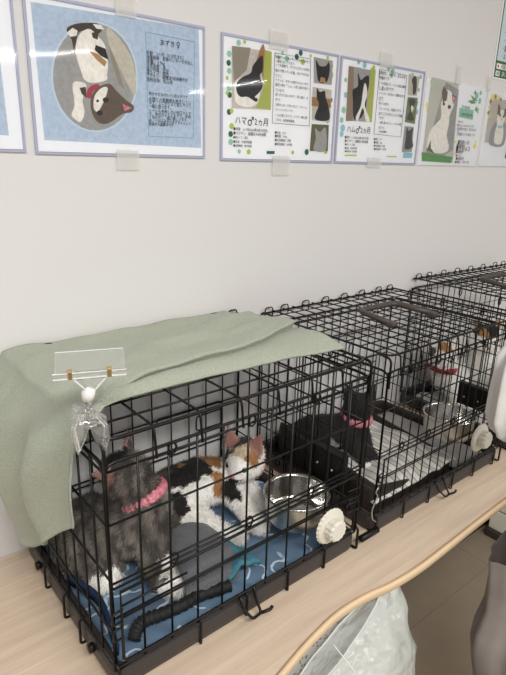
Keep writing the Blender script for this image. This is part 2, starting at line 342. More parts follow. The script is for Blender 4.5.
# ================================================================ NOTICES ON THE WALL
POSTERS = {
 1: {
  'art': [('blue',[(0.0117,0.2078),(0.3004,0.2148),(0.3054,0.0179),(0.0152,0.0207)]),('pale',[(0.1796,0.1301),(0.1786,0.1134),(0.1745,0.0968),(0.1674,0.0811),(0.1578,0.0668),(0.146,0.0548),(0.1325,0.0453),(0.1181,0.039),(0.1032,0.0359),(0.0887,0.036),(0.0749,0.0394),(0.0625,0.0457),(0.0519,0.0546),(0.0435,0.0658),(0.0374,0.0787),(0.0338,0.0929),(0.0328,0.1078),(0.0344,0.1229),(0.0384,0.1378),(0.0448,0.1519),(0.0534,0.1648),(0.0637,0.1761),(0.0756,0.1854),(0.0887,0.1922),(0.1024,0.1965),(0.1165,0.1978),(0.1302,0.1962),(0.1433,0.1915),(0.155,0.1838),(0.1649,0.1735),(0.1726,0.1607),(0.1776,0.1461)])],
  'photo': [('pgrey',[(0.1759,0.1295),(0.1749,0.1135),(0.171,0.0975),(0.1643,0.0824),(0.1551,0.0687),(0.1439,0.0571),(0.1311,0.0481),(0.1173,0.0419),(0.1032,0.0389),(0.0893,0.0391),(0.0762,0.0423),(0.0644,0.0484),(0.0543,0.057),(0.0462,0.0677),(0.0403,0.0802),(0.0369,0.0939),(0.0359,0.1083),(0.0374,0.1229),(0.0413,0.1373),(0.0474,0.1509),(0.0555,0.1633),(0.0654,0.1742),(0.0768,0.1831),(0.0893,0.1897),(0.1024,0.1937),(0.1158,0.195),(0.129,0.1933),(0.1414,0.1887),(0.1526,0.1814),(0.162,0.1713),(0.1692,0.159),(0.174,0.1449)]),('pbeige',[(0.1274,0.1913),(0.1472,0.1799),(0.1656,0.159),(0.1736,0.1361),(0.1754,0.1135),(0.1701,0.0977),(0.1483,0.1334),(0.1324,0.1607)]),('pbeige2',[(0.1294,0.1675),(0.1403,0.1472),(0.154,0.1039),(0.1437,0.1121),(0.1332,0.1435)]),('dbrown',[(0.0622,0.1791),(0.0722,0.1873),(0.0915,0.1929),(0.1143,0.1949),(0.1187,0.1858),(0.1049,0.1769),(0.0939,0.1823),(0.0809,0.1777),(0.0748,0.1604),(0.0712,0.1531),(0.069,0.1665)]),('pwhite',[(0.0619,0.175),(0.0718,0.1832),(0.0795,0.1802),(0.0774,0.1731),(0.0678,0.1704)]),('pwhite',[(0.1044,0.1934),(0.1175,0.194),(0.1238,0.188),(0.1105,0.1874)]),('pwhite',[(0.0806,0.1736),(0.0974,0.1855),(0.1116,0.1778),(0.1226,0.1666),(0.1266,0.1485),(0.1256,0.131),(0.1196,0.1157),(0.1006,0.1095),(0.0859,0.1124),(0.0804,0.1261),(0.0741,0.1506)]),('dbrown',[(0.1019,0.1807),(0.1136,0.1837),(0.1112,0.1722),(0.1031,0.1739)]),('tan',[(0.0953,0.1547),(0.11,0.1522),(0.1245,0.1425),(0.1207,0.1348),(0.1077,0.1434)]),('black',[(0.1074,0.1646),(0.1239,0.1611),(0.1281,0.1458),(0.1148,0.15),(0.1053,0.1573)]),('pwhite',[(0.0659,0.1048),(0.0791,0.1089),(0.0886,0.104),(0.0805,0.083),(0.0826,0.0655),(0.0749,0.0501),(0.0639,0.0554),(0.061,0.0611),(0.067,0.0761)]),('pwhite',[(0.0833,0.1222),(0.1001,0.1282),(0.1202,0.126),(0.123,0.116),(0.0989,0.1093),(0.0859,0.1124)]),('dbrown',[(0.0769,0.1001),(0.0868,0.1024),(0.0874,0.0864),(0.0795,0.0916)]),('red',[(0.0917,0.1014),(0.1055,0.1085),(0.1104,0.1045),(0.098,0.0961),(0.0958,0.0871),(0.0875,0.0879)]),('brown',[(0.0997,0.0962),(0.1122,0.1062),(0.1279,0.1106),(0.1379,0.1025),(0.1551,0.0888),(0.1694,0.0806),(0.1652,0.0709),(0.1486,0.0667),(0.13,0.0548),(0.1174,0.0495),(0.1037,0.0517),(0.0944,0.0662),(0.0939,0.084)]),('pwhite',[(0.101,0.0905),(0.1137,0.1034),(0.124,0.1043),(0.1198,0.0905),(0.112,0.0764),(0.1046,0.0669),(0.0982,0.0725)]),('pink',[(0.1493,0.0822),(0.1655,0.0772),(0.1524,0.0716)]),('black',[(0.1248,0.0864),(0.1236,0.084),(0.1209,0.0824),(0.1177,0.0821),(0.1152,0.0834),(0.1143,0.0856),(0.1155,0.088),(0.1181,0.0896),(0.1213,0.0898),(0.1239,0.0886)]),('black',[(0.1131,0.066),(0.112,0.0636),(0.1093,0.062),(0.1061,0.0618),(0.1036,0.063),(0.1028,0.0653),(0.1039,0.0677),(0.1066,0.0693),(0.1098,0.0695),(0.1123,0.0682)]),('black',[(0.108,0.0836),(0.1072,0.0821),(0.1055,0.0813),(0.1039,0.0818),(0.1033,0.0833),(0.1041,0.0848),(0.1058,0.0855),(0.1074,0.085)])],
  'dots': [],
  'box': [(0.1961,0.1954),(0.292,0.1933),(0.2876,0.0348),(0.196,0.0343)],
  'text': [('あずき♀',0.222,0.1833,0.0392),('年齢：2ヶ月（5/15生まれ）',0.1959,0.1649,0.0731),('保護経緯：愛護センター引き出し',0.1957,0.1586,0.0918),('体重：0.9kg',0.1955,0.1521,0.0353),('先住手術：未',0.1952,0.146,0.0374),('猫の同居：良好',0.195,0.1406,0.0434),('猫エイズ：陰性',0.1948,0.1353,0.0435),('ワクチン：接種済7月接種予定',0.1946,0.1299,0.0822),('現所在地：松山市',0.1944,0.1237,0.0516),('気が大きなかわいい女の子です。',0.1984,0.1024,0.0802),('人間との距離感も抱きしてい',0.1981,0.0937,0.0846),('ます。とにかくよく遊んでいて',0.1979,0.0885,0.0848),('一緒に遊べます。',0.1977,0.0826,0.0434),('トイレも失敗しない利口さんで',0.1974,0.0755,0.0851),('す。先住ちゃんともすぐ、仲良',0.1972,0.0699,0.0853),('くなれたし、猫に優しいます。',0.1971,0.0646,0.0789),('抱っこが大好きなあずきちゃんの',0.1969,0.0586,0.0855),('家族を大募集中です。',0.1967,0.0538,0.0519)],
 },
 2: {
  'art': [('dkgreen',[(0.116,0.0201),(0.1376,0.0207),(0.1379,0.0148),(0.1163,0.0143)])],
  'photo': [('pcream',[(0.0238,0.2004),(0.1182,0.2021),(0.1205,0.0979),(0.0257,0.0949)]),('pbeige2',[(0.0238,0.2004),(0.0684,0.2028),(0.06,0.1642),(0.0296,0.1404)]),('wood',[(0.0928,0.2059),(0.1028,0.2054),(0.1196,0.1163),(0.112,0.112),(0.0971,0.1611),(0.0817,0.1735)]),('pgreen',[(0.1029,0.2037),(0.1207,0.2025),(0.1231,0.0981),(0.0843,0.0991),(0.1008,0.1329)]),('pwhite',[(0.0366,0.1446),(0.0897,0.1568),(0.0913,0.1141),(0.0717,0.1),(0.0423,0.1014),(0.0325,0.113)]),('black',[(0.0743,0.1726),(0.0909,0.1901),(0.0984,0.191),(0.0993,0.1684),(0.0922,0.157),(0.1004,0.1418),(0.0933,0.1287),(0.0811,0.1187),(0.0888,0.1157),(0.0839,0.1099),(0.0638,0.1173),(0.0468,0.1159),(0.037,0.1238),(0.0367,0.1394),(0.0507,0.1511),(0.0698,0.16)]),('pgrey',[(0.2348,0.2072),(0.2916,0.2063),(0.2932,0.1597),(0.2389,0.1585)]),('black',[(0.241,0.2024),(0.2537,0.1925),(0.2714,0.1944),(0.2797,0.203),(0.2842,0.1881),(0.2774,0.1641),(0.2534,0.1618),(0.2459,0.1802)]),('tan',[(0.2585,0.1719),(0.2706,0.1712),(0.2745,0.1619),(0.2564,0.1621)]),('pbeige',[(0.2366,0.1506),(0.2942,0.1499),(0.2944,0.0854),(0.239,0.0862)]),('wood',[(0.2353,0.1312),(0.2929,0.1318),(0.2947,0.1139),(0.2367,0.1137)]),('black',[(0.2485,0.1498),(0.2581,0.1428),(0.273,0.1461),(0.2773,0.1326),(0.2885,0.1134),(0.2908,0.0892),(0.2478,0.0887),(0.2574,0.1172),(0.2502,0.1304)]),('olive',[(0.2396,0.0782),(0.2918,0.079),(0.2939,0.025),(0.238,0.0234)]),('pgrey',[(0.2493,0.0707),(0.2652,0.0634),(0.283,0.0724),(0.2873,0.0269),(0.25,0.0258),(0.254,0.0506)])],
  'dots': [(0.0183,0.1865,0.0053,'mint'),(0.0174,0.1714,0.005,'dkgreen'),(0.0188,0.1581,0.0051,'mint'),(0.0144,0.1458,0.0034,'lime'),(0.0192,0.1292,0.0059,'mint'),(0.0206,0.1172,0.0052,'dkgreen'),(0.0147,0.1202,0.0035,'lime'),(0.0199,0.0875,0.0053,'dkgreen'),(0.0258,0.0897,0.0043,'lime'),(0.0263,0.063,0.0054,'lime'),(0.0241,0.0485,0.0054,'dkgreen'),(0.0244,0.034,0.0055,'mint'),(0.0455,0.0172,0.0041,'mint'),(0.0693,0.0173,0.005,'lime'),(0.1882,0.019,0.004,'lime'),(0.2292,0.0211,0.0061,'dkgreen'),(0.2875,0.0248,0.0063,'lime'),(0.276,0.2102,0.0038,'lime'),(0.2895,0.1964,0.0046,'lime'),(0.2897,0.179,0.0066,'lime'),(0.2835,0.1647,0.0051,'dkgreen'),(0.2931,0.1299,0.0056,'dkgreen'),(0.2912,0.1177,0.0049,'lime'),(0.2902,0.0953,0.0048,'lime'),(0.2879,0.087,0.0049,'mint'),(0.0398,0.2075,0.005,'mint'),(0.0539,0.211,0.0033,'lime'),(0.1492,0.2042,0.0032,'mint'),(0.1977,0.2101,0.0054,'dkgreen'),(0.1872,0.2016,0.0055,'dkgreen'),(0.2044,0.1944,0.0055,'lime'),(0.1604,0.1948,0.0054,'mint'),(0.1393,0.1941,0.0035,'lime'),(0.2261,0.208,0.0033,'lime')],
  'box': [(0.1285,0.2016),(0.2266,0.2025),(0.2325,0.0739),(0.1282,0.074)],
  'text': [('ハマ♂2ヵ月',0.0333,0.0741,0.083),('■年齢：2ヶ月(2024年6月29日生)',0.03,0.0583,0.087),('■ワクチン：接種済み8月接種',0.0301,0.0506,0.082),('■猫エイズ：陰性',0.0302,0.043,0.0358),('■出身：今治市保護',0.0304,0.0351,0.0459),('■保護経緯：野外保護',0.0305,0.0278,0.0461),('■性別：オス',0.1358,0.0564,0.0302),('■体重：900g',0.1361,0.0497,0.0332),('■先住猫確認：問題',0.1365,0.042,0.0445),('■使用者様：50代様',0.1369,0.0342,0.0475),('自動的にゅう遊んびっとの人を大好きで',0.13,0.1957,0.0942),('一晩寝ておってきます。',0.1305,0.1877,0.0521),('とても臆病で、ひとりにひとつお手に',0.1308,0.181,0.0945),('抱かず笑っている姿、まだできるほ',0.1313,0.1712,0.0919),('ど少し！',0.1318,0.162,0.0172),('トイレは、大きいお家がよならいます。',0.1322,0.1542,0.0924),('最近の魚が「しん」の近い森が大好い',0.1326,0.1457,0.0927),('でいます。',0.1331,0.1357,0.0255),('黒いがさに近にはやず、黒い猫が、ま',0.1335,0.1275,0.0904),('歩です。',0.134,0.1181,0.0148),('は家が上がって地になたら、チャーム',0.1345,0.1091,0.088),('ポイントのひとつです！',0.1349,0.0998,0.048),('一心に信じるので、いつも一緒に過',0.1355,0.0896,0.0886),('ごせる。未来家族募集。',0.1359,0.0805,0.054)],
 },
 3: {
  'art': [('lime',[(0.0334,0.0189),(0.0747,0.0199),(0.0751,0.0166),(0.0338,0.0157)]),('lime',[(0.1856,0.0191),(0.225,0.02),(0.2255,0.0171),(0.1861,0.0163)]),('sky',[(0.2517,0.0302),(0.2895,0.0288),(0.2876,0.0165),(0.2501,0.0157)])],
  'photo': [('wood2',[(0.0255,0.2023),(0.0651,0.2026),(0.0656,0.0925),(0.0286,0.0904)]),('pgrey',[(0.0419,0.2021),(0.1135,0.2016),(0.1147,0.0931),(0.052,0.0917)]),('pgreen',[(0.0989,0.2063),(0.1167,0.204),(0.1183,0.0933),(0.097,0.0921)]),('black',[(0.0565,0.1915),(0.0683,0.1785),(0.0809,0.1859),(0.0943,0.1893),(0.0971,0.1688),(0.0927,0.1495),(0.093,0.122),(0.0785,0.0997),(0.0548,0.0961),(0.0467,0.1354),(0.0442,0.1558),(0.0598,0.1654)]),('pwhite',[(0.0826,0.1737),(0.0908,0.164),(0.093,0.1474),(0.0889,0.126),(0.1106,0.0973),(0.0967,0.0943),(0.0826,0.1213),(0.069,0.0927),(0.0611,0.1007),(0.0752,0.125),(0.0782,0.1546)]),('pbeige',[(0.2396,0.2084),(0.2845,0.2063),(0.2806,0.1628),(0.2441,0.1621)]),('dgrey',[(0.2538,0.1965),(0.264,0.2064),(0.2737,0.1985),(0.2752,0.1692),(0.2636,0.166),(0.2602,0.1837)]),('ogreen',[(0.2449,0.1576),(0.2856,0.1586),(0.2848,0.0981),(0.2432,0.1004)]),('dgrey',[(0.2497,0.1535),(0.2787,0.1512),(0.2663,0.1296),(0.2789,0.1071),(0.25,0.1078),(0.2583,0.129)]),('pwhite',[(0.2642,0.1409),(0.2736,0.1347),(0.2676,0.1227),(0.2614,0.1339)]),('pgrey',[(0.2448,0.0912),(0.282,0.0908),(0.2849,0.0311),(0.2435,0.03)]),('dgrey',[(0.2533,0.0894),(0.2631,0.0805),(0.2783,0.0883),(0.2786,0.0645),(0.2868,0.0432),(0.2545,0.0374),(0.2539,0.0635)])],
  'dots': [(0.057,0.2138,0.0052,'mint'),(0.0777,0.21,0.0068,'sky'),(0.1092,0.2074,0.0053,'lime'),(0.0191,0.1737,0.0048,'mint'),(0.0226,0.1437,0.0061,'sky'),(0.0195,0.1127,0.007,'mint'),(0.0153,0.0917,0.0062,'mint'),(0.0204,0.0752,0.0076,'sky'),(0.0185,0.0624,0.0063,'sky'),(0.2861,0.177,0.0045,'mint'),(0.2877,0.1264,0.006,'sky'),(0.2837,0.147,0.0059,'sky'),(0.2789,0.1071,0.0046,'mint'),(0.2885,0.2067,0.0049,'mint'),(0.2557,0.2078,0.0048,'mint'),(0.1626,0.2111,0.005,'mint'),(0.1779,0.2084,0.0063,'mint'),(0.176,0.1975,0.0042,'mint'),(0.256,0.0518,0.0047,'lime')],
  'box': [(0.1304,0.2076),(0.2324,0.2043),(0.2333,0.0651),(0.1293,0.0674)],
  'text': [('ハム♂2ヵ月',0.0339,0.0738,0.0803),('■年齢：2ヶ月(2024年6月29日生)',0.0292,0.0565,0.0837),('■ワクチン：接種済み8月接種',0.0301,0.0486,0.0801),('■猫エイズ：陰性',0.0309,0.0409,0.0342),('■出身：今治市保護',0.0318,0.033,0.0412),('■保護経緯：野外保護',0.0326,0.0261,0.0413),('■性別：オス',0.1309,0.0563,0.0298),('■体重：1kg',0.1319,0.0489,0.03),('■先住猫確認：問題',0.133,0.0413,0.0415),('■使用者様：50代様',0.1341,0.0339,0.0454),('自動的に、猫大び、甘えん坊',0.128,0.2,0.0994),('先頭的です！',0.1295,0.1897,0.0403),('とても好奇心で、いろいろ遊に興味',0.1312,0.1783,0.1003),('し真ん中です！',0.1328,0.1678,0.0557),('トイレは、まだ人を、笑顔大好きな',0.1344,0.1573,0.0989),('ます。',0.1361,0.1456,0.0184),('抱ぐのは好き！',0.1376,0.1353,0.0373),('プレーのとは、人間だけです。ま',0.1393,0.1242,0.0961),('走りごともばらに入るさ活躍、',0.1409,0.1133,0.0923),('ですす！',0.1424,0.1035,0.0187),('一緒て遊べないと、いつも一緒に',0.1438,0.0937,0.0893),('過ごせる。',0.1455,0.0827,0.0226),('未来家族募集。',0.1468,0.0738,0.0304)],
 },
 4: {
  'art': [('leaf',[(0.2112,0.1891),(0.2332,0.1833),(0.2505,0.177),(0.2302,0.1755)]),('leaf',[(0.2004,0.1732),(0.2245,0.1776),(0.2468,0.1716),(0.2222,0.1672)]),('leaf',[(0.2247,0.1953),(0.2327,0.2036),(0.2483,0.1846)]),('leaf',[(0.2489,0.164),(0.2649,0.1443),(0.2415,0.1532)]),('mint',[(0.166,0.153),(0.2364,0.1528),(0.2383,0.127),(0.1668,0.1304)])],
  'photo': [('pgreyg',[(0.023,0.2152),(0.1466,0.2107),(0.1668,0.0112),(0.0207,0.0164)]),('pgrey',[(0.0862,0.2097),(0.1502,0.1964),(0.1585,0.0452),(0.0884,0.0177),(0.0313,0.0291)]),('pwhite',[(0.0906,0.1911),(0.1195,0.1864),(0.1358,0.1583),(0.123,0.1327),(0.1241,0.1078),(0.1206,0.0824),(0.1379,0.0498),(0.1171,0.0363),(0.0566,0.0373),(0.0351,0.0541),(0.0451,0.0914),(0.0834,0.1228),(0.0763,0.154),(0.0815,0.1712)]),('pbrown',[(0.0795,0.1996),(0.1007,0.1872),(0.1006,0.1679),(0.0842,0.1594),(0.0738,0.1849)]),('pbrown',[(0.12,0.184),(0.145,0.1787),(0.1305,0.1604)]),('pink',[(0.1258,0.1796),(0.1409,0.176),(0.1293,0.1652)]),('dgrey',[(0.1234,0.1525),(0.1221,0.1489),(0.1172,0.1471),(0.1116,0.1482),(0.1086,0.1514),(0.11,0.155),(0.1149,0.1568),(0.1204,0.1558)]),('dgrey',[(0.0946,0.1577),(0.0937,0.1549),(0.0901,0.1535),(0.086,0.1543),(0.0838,0.1569),(0.0848,0.1597),(0.0883,0.1611),(0.0924,0.1603)]),('pbrown',[(0.0502,0.067),(0.0376,0.0417),(0.0758,0.0327),(0.0544,0.0472)]),('grass',[(0.0167,0.0362),(0.1629,0.027),(0.1569,0.011),(0.0212,0.0139)])],
  'dots': [(0.0354,0.1979,0.0077,'yellow'),(0.0233,0.2037,0.0045,'yellow'),(0.0425,0.2056,0.0046,'yellow'),(0.0258,0.1408,0.0085,'yellow'),(0.0153,0.1495,0.0047,'yellow'),(0.0373,0.1487,0.0047,'yellow'),(0.1656,0.0663,0.0042,'yellow'),(0.2675,0.0592,0.007,'yellow'),(0.2698,0.0701,0.0038,'yellow'),(0.1709,0.0351,0.0037,'yellow'),(0.2418,0.1891,0.0089,'mint'),(0.2607,0.1778,0.0076,'mint'),(0.2569,0.1542,0.0061,'mint'),(0.2601,0.1983,0.006,'mint')],
  'text': [('SOLA',0.1747,0.1574,0.0402),('ひなた',0.1749,0.1372,0.062),('生後2ヶ月',0.1648,0.1189,0.0248),('好奇心いっぱいの女の子です',0.1622,0.1098,0.0862),('人も猫も大好き、甘えん坊で',0.1644,0.101,0.0973),('す。',0.1663,0.0934,0.015),('先住猫がいても仲良しです',0.1679,0.087,0.0922),('■年齢2ヶ月',0.1779,0.0667,0.0568),('■体重800g',0.1749,0.0588,0.0407),('■性別メス',0.1723,0.0495,0.0719),('■検査陰性',0.1745,0.0404,0.0356),('■ワクチン',0.1768,0.0312,0.0304),('■性格元気',0.1787,0.0233,0.0408),('■保護主：ひまわり会',0.1761,0.014,0.072)],
 },
}

def rounded(pts):
    n = len(pts)
    if n < 6 or n > 16: return pts
    out = []
    for i in range(n):
        a, b_, c, d = [Vector((*pts[(i+k-1) % n], 0)) for k in range(4)]
        for k in range(4):
            t = k/4; q = .5*((2*b_)+(c-a)*t+(2*a-5*b_+4*c-d)*t*t+(3*b_-a-3*c+d)*t**3); out.append((q.x, q.y))
    return out
def polymesh(name, items, parent, z0, step):
    items = [(c, rounded(p)) for c, p in items]
    me = bpy.data.meshes.new(name); V = []; F = []; MI = []; ms = []
    for k, (c, pts) in enumerate(items):
        b = len(V); V += [(p[0], -(z0+step*k), p[1]) for p in pts]; F.append(list(range(b, b+len(pts))))
        nm = c if c in MATS else 'p_'+c
        if nm not in ms: ms.append(nm)
        MI.append(ms.index(nm))
    me.from_pydata(V, [], F)
    for n_ in ms: me.materials.append(MATS[n_])
    me.polygons.foreach_set('material_index', MI)
    bm = bmesh.new(); bm.from_mesh(me)
    bmesh.ops.triangulate(bm, faces=[f for f in bm.faces if len(f.verts) > 4])
    bm.normal_update()
    for f in bm.faces:
        if f.normal.y > 0: f.normal_flip()
    bm.to_mesh(me); bm.free()
    o = bpy.data.objects.new(name, me); C.objects.link(o); o.parent = parent; return o
def text_mesh(name, lines, parent, y, m='ink', tilt=0):
    bm = bmesh.new()
    for s, x, z, wd in lines:
        c = bpy.data.curves.new('t', 'FONT'); c.body = s; c.resolution_u = 1; c.size = 1
        o = bpy.data.objects.new('t', c); C.objects.link(o)
        me = bpy.data.meshes.new_from_object(o.evaluated_get(bpy.context.evaluated_depsgraph_get()))
        if len(me.vertices):
            x1 = max(v.co.x for v in me.vertices); k = wd/x1
            kz = min(.0105, k*1.45) if len(s) < 5 else k*1.12
            me.transform(Matrix(((k, 0, 0, x), (0, 0, 1, -y), (0, kz, 0, z-kz*.35), (0, 0, 0, 1))))
            bm.from_mesh(me)
        bpy.data.objects.remove(o); bpy.data.curves.remove(c); bpy.data.meshes.remove(me)
    me = bpy.data.meshes.new(name); bm.to_mesh(me); bm.free(); me.materials.append(MATS[m])
    o = bpy.data.objects.new(name, me); C.objects.link(o); o.parent = parent; return o
def circle(x, z, r, n=12): return [(x+r*math.cos(2*PI*k/n), z+r*math.sin(2*PI*k/n)) for k in range(n)]
def notice(loc, w_, h_, label, data, case=True, tapes=(), border=.0, group='notices about the kittens on the wall'):
    t = thing('notice', label, 'notice', loc, group=group)
    obj('sheet', bx((.004, -.0018, .004), (w_-.004, -.0006, h_-.004)), 'paper', t)
    if data:
        items = list(data['art']) + [(c, circle(x, z, r)) for x, z, r, c in data['dots']]
        if items: o = polymesh('printed_pattern', items, t, .0020, .00001)
        if data['photo']: polymesh('printed_photo', data['photo'], t, .0024, .00001)
        if 'box' in data:
            b = data['box']; bm = bmesh.new()
            tube(bm, [(p[0], -.0027, p[1]) for p in b], .0005, 4, closed=True); obj('text_border', bm, 'ink' if case and w_ < .312 else 'p_sky', t)
        tx = []
        for s_, x_, z_, w_2 in data['text']:
            if '♂ ' in s_: a_, b_ = s_.split(' ♂ '); tx += [(a_, x_, z_, w_2*.27), ('♂', x_+w_2*.40, z_, w_2*.085), (b_, x_+w_2*.60, z_, w_2*.40)]
            else: tx.append((s_, x_, z_, w_2))
        text_mesh('lettering', tx, t, .0028, 'ink' if case else 'p_dbrown')
    if case:
        bm = bmesh.new()
        for a, b in [((0, 0), (w_, .0035)), ((0, h_-.0045), (w_, h_)), ((0, .0035), (.004, h_-.0045)), ((w_-.004, .0035), (w_, h_-.0045))]:
            box(bm, (a[0], -.0042, a[1]), (b[0], -.0004, b[1]))
        obj('case_edge', bm, 'card_edge', t)
    bm = grid_sheet(lambda u, v: (.002+u*(w_-.004), -.0043-.0006*math.sin(PI*u)*math.sin(PI*v), .002+v*(h_-.004)), 12, 9)
    obj('clear_sleeve', bm, 'card_film', t, smooth=True)
    for (x0, z0, x1, z1) in tapes:
        x0 -= loc[0]; x1 -= loc[0]; z0 -= loc[2]; z1 -= loc[2]
        obj('tape', bx((x0, -.0056, z0), (x1, -.0050, z1)), 'tape', t)
    return t
notice((.013, 0, 1.438), .313, .22, 'blue notice with an oval photo of a kitten lying upside down', POSTERS[1], tapes=[(.155, 1.650, .192, 1.70), (.146, 1.416, .188, 1.449)])
notice((.362, 0, 1.435), .309, .22, 'white notice with green dots and a photo of a black kitten', POSTERS[2], tapes=[(.474, 1.643, .523, 1.677), (.493, 1.408, .541, 1.447)])
notice((.679, 0, 1.435), .304, .22, 'white notice with blue dots and a photo of a black and white kitten', POSTERS[3], tapes=[(.805, 1.648, .855, 1.680), (.791, 1.427, .842, 1.450)])
notice((.99, 0, 1.431), .292, .217, 'notice with yellow flowers and a green leaf spray, cream white kitten photo', POSTERS[4], case=False, tapes=[(1.118, 1.640, 1.143, 1.686)])
P5 = dict(art=[('pbeige', [(.02, .07), (.135, .07), (.135, .19), (.02, .19)]), ('pcream', [(.02, .07), (.135, .07), (.135, .11), (.02, .11)])],
    dots=[(.03, .192, .009, 'yellow'), (.045, .195, .006, 'wood'), (.06, .193, .007, 'yellow'), (.022, .18, .006, 'wood'), (.02, .165, .005, 'yellow'), (.075, .19, .005, 'wood'), (.018, .15, .005, 'wood'), (.025, .14, .004, 'yellow')],
    photo=[('pgrey', [(.05, .065), (.045, .10), (.06, .125), (.10, .13), (.13, .12), (.13, .065)]), ('pwhite', [(.075, .07), (.07, .10), (.075, .12), (.07, .14), (.08, .16), (.105, .16), (.115, .14), (.11, .12), (.12, .10), (.115, .07)]),
           ('pbrown', [(.068, .15), (.065, .18), (.08, .168), (.085, .145)]), ('pbrown', [(.105, .165), (.125, .175), (.12, .15), (.105, .14)]), ('dgrey', circle(.085, .147, .004)), ('dgrey', circle(.105, .145, .004)), ('pink', circle(.095, .137, .003)), ('sky', [(.08, .118), (.108, .12), (.105, .113), (.083, .112)])],
    text=[('生後2ヶ月の男の子', .15, .16, .1), ('人が大好きです', .15, .14, .1), ('■体重 800g', .15, .05, .08), ('■性別 オス', .15, .035, .08)])
notice((1.287, 0, 1.432), .29, .212, 'notice with sunflowers and a grey and white kitten photo, last in the row', P5, case=False, tapes=[(1.274, 1.638, 1.297, 1.677)])
P0 = dict(art=[('blue', [(-.02+.04, .03), (.29, .023), (.287, .2), (.02, .2)]), ('pale', [(.18, .045), (.278, .042), (.276, .19), (.18, .19)])], dots=[], photo=[('pgrey', circle(.095, .115, .062, 28)), ('dbrown', circle(.095, .12, .03, 16))],
    text=[('年齢：2ヶ月', .185, .16, .08), ('性格：甘えん坊', .185, .145, .085), ('家族を大募集中です。', .185, .075, .088), ('一緒に遊べます。', .185, .062, .085)])
notice((-.314, 0, 1.440), .313, .22, 'blue notice cut off by the left side of the photo', P0)
# green bordered notice above the last ones
g = thing('notice', 'green bordered notice high on the wall in the corner of the photo', 'notice', (1.305, 0, 1.676), group='notices about the kittens on the wall')
obj('sheet', bx((-.006, -.0018, -.004), (.215, -.0006, .30)), 'paper', g)
polymesh('printed_pattern', [('greenpaper', [(0, 0), (.21, 0), (.21, .296), (0, .296)]), ('bluepale', [(.005, .043), (.205, .043), (.205, .29), (.005, .29)]), ('paper', [(.008, .022), (.2, .022), (.2, .036), (.008, .036)]), ('paper', [(.008, .004), (.03, .004), (.03, .017), (.008, .017)]), ('red', circle(.017, .029, .004))], g, .002, .00001)
text_mesh('lettering', [('譲渡会のお知らせ', .02, .27, .17), ('・室内飼いをお願いします', .02, .235, .17), ('・避妊去勢手術の実施', .02, .215, .14), ('・終生飼育の約束', .02, .195, .12), ('・家族全員の同意', .02, .165, .13), ('・定期的なご報告', .02, .145, .13), ('・先住猫との相性', .02, .115, .13), ('・ワクチンの接種', .02, .095, .12), ('・医療費のご負担', .02, .075, .12), ('・よろしくお願いします', .02, .055, .15), ('犬猫ボランティアの会', .03, .029, .12), ('検索', .012, .0105, .014)], g, .0028)
text_mesh('white_lettering', [('詳しくはこちら', .04, .0105, .09)], g, .0028, 'paper')

